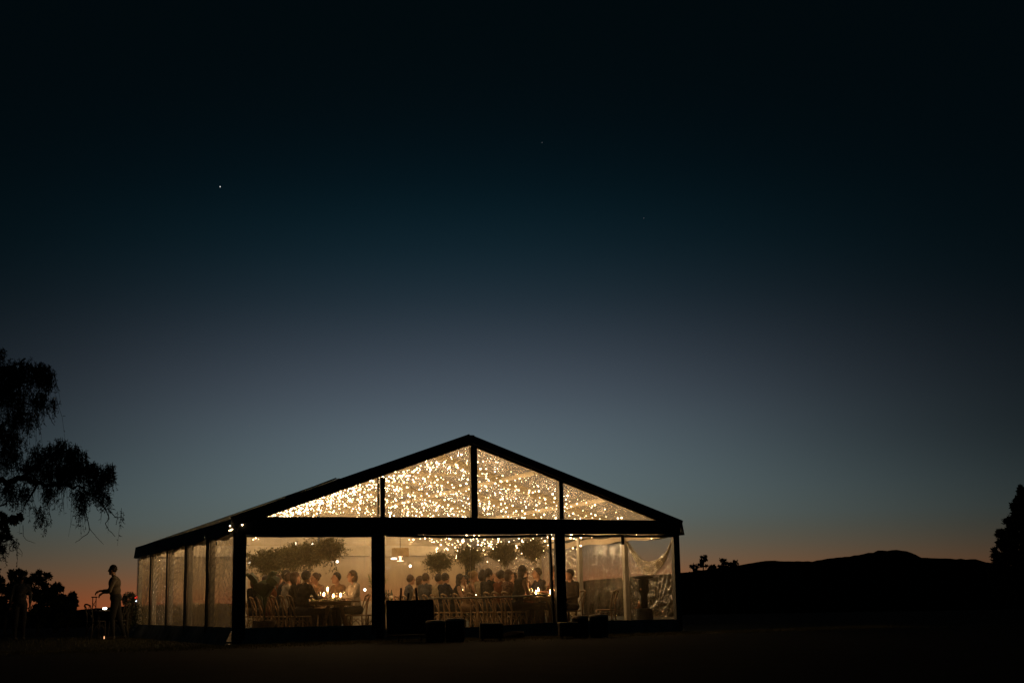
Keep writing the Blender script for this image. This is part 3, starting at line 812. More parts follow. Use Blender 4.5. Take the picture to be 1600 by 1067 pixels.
# (table, side, [(y, body, top, hair, style)])
rows = [
 ('right', 'left', 6.33, 0, [(.78, 1, 'a black dress', 'dark hair', 'long'), (1.35, 0, 'a floral dress', 'brown hair', 'bob'), (1.85, 4, 'a rust dress', 'dark hair', 'short'), (2.35, 2, 'a dark jacket', 'dark hair', 'short'), (2.92, 0, 'a cream top', 'dark hair', 'bob'),
    (3.75, 3, 'a tan blouse', 'fair hair', 'bun'), (4.55, 1, 'a black dress', 'dark hair', 'long'), (5.35, 0, 'a navy suit', 'dark hair', 'short'), (5.95, 4, 'a cream top', 'dark hair', 'short'), (6.75, 2, 'a grey suit', 'brown hair', 'short'), (7.5, 1, 'a tan blouse', 'brown hair', 'bob'), (8.2, 4, 'a grey suit', 'brown hair', 'short')]),
 ('right', 'right', 7.67, math.pi, [(.85, 2, 'a dark jacket', 'dark hair', 'short'), (1.55, 0, 'a floral dress', 'brown hair', 'long'), (2.3, 4, 'a navy suit', 'dark hair', 'short'), (3.0, 1, 'a rust dress', 'dark hair', 'bob'), (3.75, 0, 'a navy suit', 'dark hair', 'short'), (4.5, 3, 'a rust dress', 'brown hair', 'bun'),
    (5.4, 2, 'a dark jacket', 'brown hair', 'short'), (6.3, 4, 'a black dress', 'fair hair', 'long'), (7.2, 0, 'a white shirt', 'dark hair', 'short'), (8.4, 1, 'a tan blouse', 'brown hair', 'bob')]),
 ('left', 'left', 1.68, 0, [(1.15, 4, 'a dark jacket', 'dark hair', 'short'), (1.95, 2, 'a black dress', 'brown hair', 'bob'), (2.55, 0, 'a white shirt', 'brown hair', 'short'), (3.2, 1, 'a navy suit', 'dark hair', 'short'), (4.0, 3, 'a rust dress', 'brown hair', 'long'), (4.8, 0, 'a grey suit', 'dark hair', 'short'), (5.7, 2, 'a dark jacket', 'brown hair', 'bob')]),
 ('left', 'right', 3.02, math.pi, [(1.85, 0, 'a white shirt', 'brown hair', 'bob'), (2.85, 4, 'a tan blouse', 'dark hair', 'short'), (4.35, 3, 'a tan blouse', 'brown hair', 'bun'), (5.3, 2, 'a dark jacket', 'dark hair', 'short'), (6.3, 1, 'a floral dress', 'brown hair', 'long')]),
]
for tb, side, x, rz, gs in rows:
    for k, (y, b, tp, hr, st) in enumerate(gs):
        body, hc = BODIES[b]
        j = rng.uniform(-.03, .03)
        lab = f'{ORD[k]} guest on the {side} side of the {"left" if tb == "left" else "middle"} table, {hr}, {tp[2:]}'
        person('person', body, hc, tp, hr, st, (x + j, y, 0), rz + rng.uniform(-.45, .45), lab, 'guests seated at the tables', rng.uniform(1.02, 1.09))
        place_chair((x + j + (.0 if rz == 0 else 0), y, 0), rz + rng.uniform(-.05, .05), f'wooden crossback chair of the {ORD[k]} guest on the {side} side of the {"left" if tb == "left" else "middle"} table', 'crossback chairs at the tables')
# two empty chairs
place_chair((8.65, 1.1, 0), 2.4, 'empty wooden crossback chair behind the right front pane', 'crossback chairs at the tables')
place_chair((3.15, .85, 0), 2.7, 'empty wooden crossback chair at the near end of the left table', 'crossback chairs at the tables')

# candles
def candle(x, y, z, h, r, label, group, holder=True):
    t = thing('candle', label, 'candle', (x, y, z), 0, group)
    MB().lathe([(r, 0), (r, h), (r * .7, h + .002)], n=10).build('wax', M['wax'], t, True)
    MB().tube([(0, 0, h), (.001, 0, h + .012)], .0015, 4).build('wick', M['iron'], t)
    MB().lathe([(.001, h + .008), (.014, h + .02), (.018, h + .036), (.010, h + .065), (.001, h + .095)], n=8).build('flame', M['flame'], t, True)
    pl = bpy.data.lights.new('candle_glow', 'POINT'); pl.energy = 4.5; pl.color = (1, .5, .18); pl.shadow_soft_size = .02
    po = bpy.data.objects.new('candle_glow', pl); COL.objects.link(po); po.parent = t; po.location = (0, 0, h + .10)
    if holder:
        MB().lathe([(r + .014, .001), (r + .018, .006), (r + .018, h * .8), (r + .016, h * .8), (r + .016, .008), (.002, .008)], n=12).build('glass_holder', M['glass'], t, True)
for k, (y, dx, h) in enumerate(((1.0, .1, .07), (1.35, -.08, .20), (1.62, .12, .06), (2.0, .02, .10), (2.6, -.1, .06), (3.4, .08, .07), (4.3, 0, .16), (5.4, .1, .07), (6.8, -.05, .07), (8.2, .05, .07))):
    candle(2.35 + dx, y, TZ, h, .026, f'{ORD[k]} lit candle on the left banquet table', 'candles on the tables')
for k, (y, dx, h) in enumerate(((.72, .12, .06), (.95, -.12, .06), (1.2, .05, .12), (2.2, .0, .07), (3.4, .1, .07), (4.6, -.1, .07), (6.0, .1, .16), (7.4, 0, .07), (9.0, .08, .07), (10.2, .0, .07))):
    candle(7.0 + dx, y, TZ, h, .026, f'{ORD[k]} lit candle on the middle banquet table', 'candles on the tables')

# leaves
def leaf_fan(mb_, p, axis, ln, wd, r2, bend=.2):
    axis = axis.normalized(); sd = axis.cross(Vector((r2.uniform(-1, 1), r2.uniform(-1, 1), r2.uniform(-1, 1))))
    if sd.length < 1e-3: sd = axis.orthogonal()
    sd.normalize(); nn = axis.cross(sd)
    mid = p + axis * ln * .5 + nn * ln * bend * .5
    mb_.add([p, mid + sd * wd / 2, p + axis * ln, mid - sd * wd / 2], [(0, 1, 2, 3)])
def rdir(r2):
    z = r2.uniform(-1, 1); a = r2.uniform(0, 2 * math.pi); q_ = math.sqrt(1 - z * z); return Vector((q_ * math.cos(a), q_ * math.sin(a), z))
def hanging_ball(loc, r, label, seed, n=3600, tail=True):
    r2 = random.Random(seed)
    t = thing('hanging_foliage', label, 'hanging foliage', loc, 0, 'foliage clouds hung above the tables')
    lv, tw = MB(), MB()
    tips = []
    for k in range(150):
        d_ = rdir(r2); d_.z *= .8
        ln = r * (r2.uniform(.55, 1.0) if r2.random() < .75 else r2.uniform(.95, 1.28))
        e_ = Vector((d_.x * ln, d_.y * ln, d_.z * ln * .82 - .12 * r * (1 - abs(d_.z))))
        tips.append((d_, e_))
        if k < 60: tw.tube([d_ * r * .1, e_ * .55 + Vector((0, 0, .02)), e_], [.006, .004, .002], 4)
    if tail:
        for k in range(6):
            a = r2.uniform(0, 6.28); b0 = Vector((math.cos(a), math.sin(a), 0)) * r * r2.uniform(.1, .6) - Vector((0, 0, r * .6)); e_ = b0 + Vector((r2.uniform(-.08, .08), r2.uniform(-.08, .08), -r * r2.uniform(.35, .75)))
            tw.tube([b0, (b0 + e_) / 2 + Vector((.02, 0, 0)), e_], [.004, .003, .002], 4)
            for j in range(9): tips.append(((e_ - b0).normalized(), b0.lerp(e_, .3 + .7 * j / 8) + rdir(r2) * .02))
    for k in range(n):
        d_, e_ = tips[r2.randrange(150)] if (not tail or r2.random() < .95) else tips[150 + r2.randrange(54)]
        tt = r2.uniform(.35, 1.0) if e_.length < r * 1.3 else 1
        p = e_ * tt + rdir(r2) * .05
        leaf_fan(lv, p, (d_ + rdir(r2) * 1.1), r2.uniform(.045, .085), r2.uniform(.014, .026), r2)
    tw.build('stems', M['twig'], t); tag(lv.build('leaves', M['leaf_olive'], t), kind='stuff')
    MB().tube([(0, 0, r * .5), (0, 0, max(.5, roof_z(loc[0]) - loc[2] - .1))], .004, 5).build('hanging_wire', M['cable'], t)
for k, (x, y, z, r) in enumerate(((7.0, 1.36, 1.85, .31), (7.0, 3.07, 1.83, .34), (7.0, 5.26, 1.83, .37), (7.0, 7.48, 1.79, .40))):
    hanging_ball((x, y, z), r, f'{ORD[k]} dark foliage ball hanging above the middle table', 40 + k)
for k, (x, y, z, r) in enumerate(((2.30, 1.35, 1.88, .36), (2.27, 2.7, 1.80, .40), (2.3, 4.1, 1.83, .44), (2.3, 5.6, 1.80, .46), (2.3, 7.2, 1.80, .48))):
    hanging_ball((x, y, z), r, f'{ORD[k]} dark foliage cloud hanging above the left table', 60 + k, 4200)
# table greenery and bottles, glasses
for tb, x, y0, y1 in (('left', 2.35, 1.0, 9.2), ('middle', 7.0, .9, 10.8)):
    r2 = random.Random(7 + len(tb)); lv = MB()
    for k in range(1500):
        y = r2.uniform(y0, y1); p = Vector((x + r2.gauss(0, .07), y, TZ + abs(r2.gauss(.02, .03))))
        leaf_fan(lv, p, Vector((r2.uniform(-1, 1), r2.uniform(-1, 1), r2.uniform(0, .8))), r2.uniform(.04, .08), .018, r2)
    tag(lv.build('table_garland', M['leaf_olive']), f'leafy green garland along the {tb} banquet table', 'garland')
def bottle_mesh():
    return MB().lathe([(.036, 0), (.037, .01), (.037, .18), (.030, .21), (.014, .24), (.013, .29), (.015, .295), (.015, .305)], n=12).mesh('glass', M['bottle_glass'], True), MB().lathe([(.0376, .06), (.0376, .14)], n=12).mesh('paper_label', M['label_paper'], True)
BOT = bottle_mesh()
def bottle(x, y, z, label, group):
    t = thing('bottle', label, 'bottle', (x, y, z), 0, group)
    for n_, me in zip(('glass', 'paper_label'), BOT):
        o = bpy.data.objects.new(n_, me); COL.objects.link(o); o.parent = t
for k, y in enumerate((1.5, 3.2, 5.0, 7.0)):
    bottle(7.0 + (.16 if k % 2 else -.16), y, TZ, f'{ORD[k]} wine bottle on the middle banquet table', 'wine bottles on the tables')
for k, y in enumerate((2.25, 3.8, 5.9)):
    bottle(2.35 + (.16 if k % 2 else -.16), y, TZ, f'{ORD[k]} wine bottle on the left banquet table', 'wine bottles on the tables')
WG = MB().lathe([(.034, 0), (.034, .003), (.005, .006), (.004, .08), (.02, .095), (.037, .13), (.036, .17), (.030, .20), (.029, .20), (.034, .165), (.034, .13), (.01, .10), (.001, .098)], n=12).mesh('wine_glass', M['glass'], True)
gi = 0
for tb, x, ys in (('left', 2.35, (1.3, 1.9, 2.5, 3.1)), ('middle', 7.0, (.9, 1.5, 2.1, 2.8, 3.5))):
    for k, y in enumerate(ys):
        for sd, sn in ((-1, 'left'), (1, 'right')):
            o = bpy.data.objects.new('wine_glass', WG); COL.objects.link(o); o.location = (x + sd * .26, y + rng.uniform(-.06, .06), TZ)
            tag(o, f'{ORD[k]} wine glass along the {sn} edge of the {tb} banquet table', 'wine glass', 'wine glasses on the tables')

# ------------------------------------------------------------------ drinks table at the back with bottles and a pale plant
t = thing('drinks_table', 'pale cloth-covered drinks table at the back wall, holding bottles', 'table', (6.65, 11.55, 0))
MB().box((0, 0, .785), (1.35, .55, .03)).build('tabletop', M['wood'], t, bevel=.004)
MB().grid(lambda u, v: (-.68 + 1.36 * u, -.28 - .02 * math.sin(u * 40) * (1 - v), .02 + .78 * v), 60, 4).build('cloth_front', M['linen'], t, True)
MB().grid(lambda u, v: (-.68 + 1.36 * u, .28 + .02 * math.sin(u * 40) * (1 - v), .02 + .78 * v), 60, 4).build('cloth_back', M['linen'], t, True)
for k, (dx, dy) in enumerate(((.05, 0), (.14, .05), (.22, -.04), (.31, .03), (.39, -.02), (-.1, .02))):
    bottle(6.65 + dx, 11.55 + dy, .80, ['second', 'third', 'fourth', 'fifth', 'last', 'first'][k] + ' bottle from the left on the drinks table at the back', 'bottles on the drinks table')
t = thing('vase_plant', 'pale leafy stems in a vase on the drinks table', 'plant', (6.62, 11.62, .80))
MB().lathe([(.05, 0), (.07, .06), (.06, .16), (.035, .2), (.04, .22)], n=14).build('vase', M['label_paper'], t, True)
lv, st = MB(), MB(); r2 = random.Random(9)
for k in range(14):
    e_ = Vector((r2.uniform(-.2, .3), r2.uniform(-.2, .2), r2.uniform(.4, .75)))
    st.tube([(0, 0, .15), e_ * .5 + Vector((0, 0, .12)), e_], .003, 4)
    for j in range(16): leaf_fan(lv, (e_ * (.45 + .55 * j / 15) + Vector((0, 0, .1 * (1 - j / 15)))), e_ + rdir(r2) * .5, .09, .03, r2)
st.build('stems', M['twig'], t); tag(lv.build('leaves', M['leaf_pale'], t), kind='stuff')
# drum pendant lamp
t = thing('pendant_lamp', 'woven drum pendant lamp with glowing discs below, near the back', 'lamp', (6.12, 8.0, 1.80))
MB().grid(lambda u, v: (.235 * math.cos(6.2832 * u) * (1 - .04 * v), .235 * math.sin(6.2832 * u) * (1 - .04 * v), .12 + .22 * v + .006 * math.sin(u * 120)), 80, 6).build('shade', M['shade'], t, True)
MB().lathe([(.04, -.005), (.085, 0), (.085, .012), (.02, .02)], n=16).build('lower_disc', M['lamp_pink'], t, True)
MB().lathe([(.02, .02), (.03, .07), (.02, .11)], n=12).build('bulb', M['lamp_pink'], t, True)
MB().lathe([(.02, .11), (.06, .115), (.06, .125), (.02, .13)], n=16).build('upper_disc', M['lamp_pink'], t, True)
MB().lathe([(.03, .05), (.075, .055), (.075, .085), (.03, .09)], (-.16, .05, 0), 14).build('side_lamp', M['lamp_white'], t, True)
MB().tube([(0, 0, .12), (0, 0, roof_z(6.12) - 1.85)], .006, 6).build('cord', M['iron'], t)
for k, (x, y, dep, lab) in enumerate(((641, 884, 41, 'small round white light reflection below the pendant lamp, made as a globe'), (570, 921, 38, 'small white lamp behind the right edge of left front pane'), (527, 877, 41, 'small white lamp hanging right of the left foliage clouds'), (390, 879, 41, 'small white lamp at the far left behind the left front pane'), (462, 849, 38, 'small white lamp among the left foliage clouds'), (488, 850, 38, 'small white lamp at the right among the left foliage clouds'))):  # first globe stands for a light reflection
    p = at(x, y, dep)
    t = thing('small_light', lab, 'lamp', p, 0, 'small globe lamps')
    MB().ball((0, 0, 0), .035, 12, 8).build('globe', M['lamp_white'], t, True)
    MB().tube([(0, 0, .03), (0, 0, max(.3, roof_z(p.x) - p.z - .12))], .003, 5).build('cord', M['cable'], t)
# dark column loudspeaker at the back right corner
t = thing('column_speaker', 'tall dark column on a stand at the back behind the guests', 'loudspeaker', (9.35, 11.2, 0))
MB().box((0, 0, 1.53), (.24, .2, .70)).build('cabinet', M['iron'], t, bevel=.015)
MB().box((-.0, -.104, 1.53), (.20, .008, .64)).build('grille', M['board'], t)
MB().tube([(0, 0, .1), (0, 0, 1.18)], .018, 8).build('pole', M['iron'], t)
for k in range(3):
    a = k * 2.094 + .4; MB().tube([(0, 0, .5), (math.cos(a) * .35, math.sin(a) * .35, 0)], .012, 6).build('leg', M['iron'], t)

# broad-leaved plant in a pot, left front pane
t = thing('potted_plant', 'dark broad-leaved potted plant at the left end of the left pane', 'plant', (.80, .80, 0)); t.scale = (1.15, 1.15, 1.24)
MB().lathe([(.13, 0), (.17, .05), (.20, .30), (.21, .32), (.19, .32), (.18, .28), (.01, .28)], n=20).build('pot', M['pot'], t, True)
r2 = random.Random(21)
for k, (a, ln, rise, wd) in enumerate(((3.3, .42, .98, .15), (2.7, .30, 1.0, .14), (.3, .22, 1.02, .13), (5.4, .30, .92, .16), (1.2, .35, .86, .15), (4.2, .28, .80, .16), (.0, .34, 1.05, .07), (2.2, .25, .7, .15), (5.9, .22, .75, .15))):
    def P_(s_, w_):
        x = ln * (s_ ** 1.6); z = .28 + rise * (math.sin(min(1, s_ * .78) * math.pi / 2 * 1.28) * .86)
        if s_ > .8: z -= (s_ - .8) ** 2 * 4.2
        wl = wd * max(0, math.sin(max(0, (s_ - .42) / .58) * math.pi)) ** .8 if s_ > .42 else .012
        ca, sa = math.cos(a), math.sin(a)
        return (x * ca - w_ * wl * sa, x * sa + w_ * wl * ca, z - abs(w_) * wl * .25)
    MB().grid(lambda u, v: P_(v, (u - .5) * 2), 6, 22).build('leaf', M['leaf_plant'], t, True)
# low crate/basket beside plant
t = thing('basket', 'low woven basket on the floor at the left pane corner', 'basket', (.48, .55, 0))
MB().lathe([(.16, 0), (.19, .1), (.2, .24), (.185, .24), (.175, .1), (.01, .02)], n=18).build('body', M['shade'], t, True)
MB().tube([(.2 * math.cos(k * .349), .2 * math.sin(k * .349), .24) for k in range(19)], .012, 6).build('rim', M['twig'], t, True)

# heater beyond the right wall bay, and a shrub outside
p = at(1021, 967, 32.5); p.z = 0
t = thing('patio_heater', 'dark upright heater with round cap behind the right pane swag', 'heater', (9.35, .55, 0))
MB().lathe([(.22, 0), (.225, .03), (.20, .06), (.185, .44), (.16, .47), (.06, .49)], n=20).build('base', M['iron'], t, True)
MB().lathe([(.075, .48), (.075, .78), (.09, .80), (.09, .82), (.115, .84), (.12, 1.10), (.10, 1.13)], n=18).build('burner_column', M['iron'], t, True)
MB().lathe([(.10, 1.13), (.23, 1.15), (.235, 1.165), (.12, 1.20), (.02, 1.215)], n=22).build('cap', M['iron'], t, True)
MB().box((-.19, -.06, .50), (.14, .10, .02)).build('shelf', M['copper'], t, bevel=.004)
MB().ball((-.12, -.08, .90), .018, 10, 7).build('knob', M['copper'], t, True)
MB().lathe([(.02, .51), (.03, .53), (.022, .60), (.012, .62)], (-.17, -.07, 0), 10).build('flask', M['copper'], t, True)

# ------------------------------------------------------------------ in front of the marquee
POUFS = [((3.55, -1.72), .185, .40, 'leftmost of the round-topped dark poufs, next to the board'), ((3.93, -1.78), .185, .43, 'round dark pouf, second from the left, touching its left neighbour'),
         ((6.78, -1.45), .165, .42, 'middle round dark pouf of the three on the right'), ((7.12, -1.62), .185, .44, 'rightmost round dark pouf before the right pane')]
for (x, y), r, h, lab in POUFS:
    t = thing('pouf', lab, 'pouf', (x, y, GZ), rng.uniform(0, 3), 'poufs on the lawn')
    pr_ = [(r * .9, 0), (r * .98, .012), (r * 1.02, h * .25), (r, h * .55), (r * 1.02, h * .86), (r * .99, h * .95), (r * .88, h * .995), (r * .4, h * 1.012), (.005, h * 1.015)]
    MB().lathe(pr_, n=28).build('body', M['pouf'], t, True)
    MB().lathe([(r * 1.035, h * .90), (r * 1.04, h * .94), (r * 1.0, h * .985), (r * .86, h * 1.02), (r * .4, h * 1.035), (.004, h * 1.038)], n=28).build('lit_top', M['pouf_lit_top'], t, True)  # added paler cap, painting the light caught on top
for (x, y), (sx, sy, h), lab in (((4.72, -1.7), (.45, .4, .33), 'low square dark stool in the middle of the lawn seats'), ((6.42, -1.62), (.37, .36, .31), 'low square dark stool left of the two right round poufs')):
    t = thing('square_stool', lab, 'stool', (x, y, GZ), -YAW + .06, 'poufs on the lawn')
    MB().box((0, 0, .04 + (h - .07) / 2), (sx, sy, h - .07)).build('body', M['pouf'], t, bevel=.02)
    MB().box((0, 0, h - .012), (sx + .012, sy + .012, .03)).build('top', M['pouf_lit_top'], t, bevel=.012)  # paler slab paints the light on the stool
    for a in (1, -1):
        for b in (1, -1): MB().box((a * (sx / 2 - .05), b * (sy / 2 - .05), .02), (.04, .04, .045)).build('foot', M['iron'], t)
t = thing('easel_board', 'large black display board on an easel before the left gable post', 'sign board', (3.24, -1.15, GZ), 0)
MB().box((0, 0, .475), (.98, .02, .66), Matrix.Rotation(-.08, 3, 'X')).build('board', M['board'], t, bevel=.004)
MB().bar((-.24, .05, 0), (-.155, .10, 1.04), .035, .03, (0, 1, 0)).build('leg', M['darkwood'], t)
MB().bar((.24, .05, 0), (.145, .10, 1.04), .035, .03, (0, 1, 0)).build('leg', M['darkwood'], t)
MB().bar((0, .5, 0), (0, .10, .95), .03, .03, (0, 1, 0)).build('leg', M['darkwood'], t)
MB().box((0, .0, .125), (1.0, .06, .03)).build('ledge', M['darkwood'], t)
t = thing('ramp_board', 'thin board lying tilted on the grass before the middle bay', 'board', (5.4, -.75, GZ), .25)
MB().add([(-.32, -.16, 0), (.32, -.2, .0), (.32, .2, .0), (-.32, .2, 0), (-.30, -.13, .02), (.32, -.2, .12), (.32, .2, .14), (-.30, .2, .03)], [(3, 2, 1, 0), (4, 5, 6, 7), (0, 1, 5, 4), (1, 2, 6, 5), (2, 3, 7, 6), (3, 0, 4, 7)]).build('panel', M['ramp'], t, bevel=.004)
MB().box((.345, 0, .065), (.02, .42, .15)).build('edge_batten', M['darkwood'], t)
# grass tufts, paler and thickest by the marquee to stand for its light spill
r2 = random.Random(77); lv = MB()
for k in range(26000):
    x = r2.uniform(-5, 15); y = -.12 - abs(r2.gauss(0, 1.0)) if r2.random() < .8 else r2.uniform(-1, 14)
    if y > -.1:
        x = -.25 - abs(r2.gauss(0, 2))
    z = ground_h(x, y); h = r2.uniform(.02, .06) * (1.6 if r2.random() < .08 else 1); a = r2.uniform(0, 6.28); dx, dy = math.cos(a) * .005, math.sin(a) * .005
    lx, ly = r2.uniform(-.02, .02), r2.uniform(-.02, .02)
    lv.add([(x - dx, y - dy, z - .005), (x + dx, y + dy, z - .005), (x + lx, y + ly, z + h)], [(0, 1, 2)])
tag(lv.build('grass', M['grass']), 'short dark grass on the lawn around the marquee', 'grass', kind='stuff')

# ------------------------------------------------------------------ left of the marquee: people and catering bits
sb, shc = standing('reach'); ib, ihc = standing('idle')
def ang_to(px_dx):   # rotation that makes a figure face along the picture's left (-1) or right
    v = right0 * px_dx; return math.atan2(v.y, v.x)
person('person', sb, shc, 'a beige shirt', 'dark hair', 'short', (-.80, 10.12, ground_h(-.80, 10.12)), ang_to(-1) + .1, 'standing person in a beige shirt facing left beside the marquee', None, 1.07).rotation_euler.y = .07
p = at(32, 940, 38)
person('person', ib, ihc, 'a grey suit', 'dark hair', 'short', (p.x, p.y, ground_h(p.x, p.y)), ang_to(1) + 2.0, 'dim standing person before the bushes at the far left', None, 1.0)
p = at(200, 985, 38)
t = thing('round_shrub', 'dark round shrub at the back left corner of the marquee', 'shrub', (p.x, p.y, GZ))
lv, st = MB(), MB(); r2 = random.Random(5)
for k in range(9): st.tube([(r2.uniform(-.03, .03), r2.uniform(-.03, .03), 0), (r2.uniform(-.1, .1), r2.uniform(-.1, .1), .5), (r2.uniform(-.2, .2), r2.uniform(-.2, .2), 1.0)], [.012, .008, .004], 5)
for k in range(1500):
    d_ = rdir(r2); c = Vector((.0, 0, 1.02)) if r2.random() < .55 else Vector((.12, .0, .6)); q_ = Vector((d_.x * .17, d_.y * .17, d_.z * .17)) if c.z > 1 else Vector((d_.x * .34, d_.y * .3, d_.z * .36))
    leaf_fan(lv, c + q_ * r2.uniform(.4, 1.1), d_ + rdir(r2), .06, .03, r2)
st.build('stems', M['twig'], t); tag(lv.build('leaves', M['leaf_dark'], t), kind='stuff')
p = at(211, 985, 39.5)
t = thing('lantern_post', 'dark lantern post with a red and a white light by the marquee corner', 'lantern', (p.x, p.y, GZ))
MB().tube([(0, 0, 0), (0, 0, .98)], .025, 8).build('pole', M['iron'], t)
MB().box((0, 0, 1.13), (.16, .16, .02)).build('cap', M['iron'], t, bevel=.004)
for a in (1, -1):
    for b in (1, -1): MB().box((a * .06, b * .06, 1.05), (.015, .015, .15)).build('upright', M['iron'], t)
MB().box((0, 0, 1.07), (.09, .09, .08)).build('red_lens', M['lamp_red'], t, bevel=.01)
MB().box((0, 0, .985), (.12, .12, .05)).build('white_lens', M['lamp_cool'], t, bevel=.01)
p = at(153, 985, 37.5)
t = thing('cocktail_table', 'dark high table left of the standing person, holding a lamp', 'table', (p.x, p.y, GZ))
MB().lathe([(.01, .70), (.30, .705), (.31, .72), (.30, .735), (.01, .74)], n=24).build('tabletop', M['darkwood'], t, True)
MB().tube([(0, 0, .03), (0, 0, .71)], .03, 10).build('column', M['iron'], t)
MB().lathe([(.22, 0), (.22, .015), (.05, .04), (.02, .06)], n=20).build('foot', M['iron'], t, True)
t2 = thing('folding_stand', 'small dark braced stand on the high table against the sunset', 'stand', (p.x - .12, p.y - .02, GZ + .74))
rz_ = -YAW
t2.rotation_euler = (0, 0, rz_)
for a in (-1, 1): MB().box((a * .045, 0, .17), (.018, .02, .34)).build('upright', M['iron'], t2)
MB().box((0, 0, .345), (.15, .05, .03)).build('top_bar', M['iron'], t2)
MB().bar((-.045, .0, .08), (.045, 0, .27), .012, .012, (0, 1, 0)).build('brace', M['iron'], t2)
MB().bar((.045, .003, .08), (-.045, .003, .2), .012, .012, (0, 1, 0)).build('brace', M['iron'], t2)
t3 = thing('table_lamp', 'small bright white lamp on the high table beside the person', 'lamp', (p.x + .15, p.y - .05, GZ + .74))
MB().lathe([(.04, 0), (.04, .012), (.012, .02), (.012, .03)], n=12).build('base', M['iron'], t3, True)
MB().lathe([(.012, .0), (.045, .015), (.06, .035), (.045, .055), (.01, .065)], (0, 0, .01), 14).build('globe', M['lamp_white'], t3, True)
p = at(163, 988, 36)
t = thing('ground_lantern', 'small amber lantern on the grass by the feet of the standing person', 'lantern', (p.x, p.y, GZ))
MB().lathe([(.05, 0), (.05, .015), (.04, .02)], n=12).build('base', M['iron'], t, True)
MB().lathe([(.010, .02), (.013, .04), (.010, .07), (.005, .09)], n=12).build('glow', M['lamp_amber'], t, True)
MB().lathe([(.045, .11), (.045, .12), (.01, .15)], n=12).build('cap', M['iron'], t, True)
for k, (px_, dep, rz, lab) in enumerate(((150, 36.5, .3, 'pale crossback chair at far left, under the braced stand'), (184, 36.8, 2.6, 'pale crossback chair at the legs of the standing person'))):
    q_ = at(px_, 985, dep); place_chair((q_.x, q_.y, GZ), rz, lab, 'pale chairs outside', True)

# ------------------------------------------------------------------ trees and bushes
def clump_tree(name, label, cat, base, trunk, limbs, clumps, m_, lsz, seed, group=None, wisp=0, trunk_name='trunk'):
    """trunk and limbs are lists of (points, radii); clumps are (centre, radii, count)"""
    r2 = random.Random(seed)
    def smooth(pts_, rs):
        pts_ = [Vector(q_) for q_ in pts_]; P, Q = [], []
        for i in range(len(pts_) - 1):
            a, b_, c_, d_ = pts_[max(i - 1, 0)], pts_[i], pts_[i + 1], pts_[min(i + 2, len(pts_) - 1)]
            for k in range(5):
                u = k / 5; P.append(.5 * ((2 * b_) + (c_ - a) * u + (2 * a - 5 * b_ + 4 * c_ - d_) * u * u + (3 * b_ - a - 3 * c_ + d_) * u ** 3)); Q.append(rs[i] + (rs[i + 1] - rs[i]) * u)
        P.append(pts_[-1]); Q.append(rs[-1]); n_ = len(P)
        jit = (P[-1] - P[0]).length * .012
        P = [P[i] + (rdir(r2) * jit if 0 < i < n_ - 1 else Vector((0, 0, 0))) for i in range(n_)]
        return P, Q
    trunk = [smooth(*q_) for q_ in trunk]; limbs = [smooth(*q_) for q_ in limbs]
    t = thing(name, label, cat, base, 0, group)
    B = Vector(base)
    tm = MB()
    for pts_, rs in trunk: tm.tube([Vector(q_) - B for q_ in pts_], rs, 9)
    tm.build(trunk_name, M['bark'], t, True)
    if limbs:
        lm = MB()
        for pts_, rs in limbs: lm.tube([Vector(q_) - B for q_ in pts_], rs, 6)
        lm.build('limbs', M['bark'], t, True)
    lv, tw = MB(), MB()
    for c, rr, cnt in clumps:
        c = Vector(c) - B
        if wisp:      # weeping strands
            for k in range(cnt):
                d_ = rdir(r2) * r2.random() ** .4
                p0 = c + Vector((d_.x * rr[0], d_.y * rr[1], d_.z * rr[2]))
                bare = r2.random() < .09
                ln = wisp * (r2.uniform(.35, 1.1) if not bare else r2.uniform(1.2, 2.4)); dr = Vector((r2.uniform(-.35, .35), r2.uniform(-.35, .35), -1)).normalized()
                p1 = p0 + dr * ln * .5 + Vector((r2.uniform(-.03, .03), r2.uniform(-.03, .03), 0)); p2 = p1 + (dr * .6 + Vector((0, 0, -.5))) * ln * .5
                tw.tube([p0, p1, p2], [.0035, .0025, .0015], 3, cap=False)
                nl = int(6 + ln * 34) if not bare else 4
                for j in range(nl):
                    s_ = r2.random(); b0 = p0.lerp(p1, s_ * 2) if s_ < .5 else p1.lerp(p2, s_ * 2 - 1)
                    leaf_fan(lv, b0, Vector((r2.uniform(-1, 1), r2.uniform(-1, 1), r2.uniform(-1.5, .2))), r2.uniform(.6, 1.2) * lsz, lsz * .22, r2)
        else:
            sub = [(rdir(r2), r2.uniform(.55, 1.0), r2.uniform(.16, .34)) for _ in range(max(6, int(cnt / 90)))]
            for k in range(cnt):
                d_, f, g = sub[r2.randrange(len(sub))]
                q_ = Vector((d_.x * rr[0], d_.y * rr[1], d_.z * rr[2])) * f + rdir(r2) * (g * min(rr)) * r2.random() ** .5
                leaf_fan(lv, c + q_, rdir(r2) + Vector((0, 0, .2)), lsz * r2.uniform(.6, 1.3), lsz * .5, r2)
    if tw.v: tw.build('twigs', M['twig'], t)
    tag(lv.build('crown', m_, t), kind='stuff')
    return t
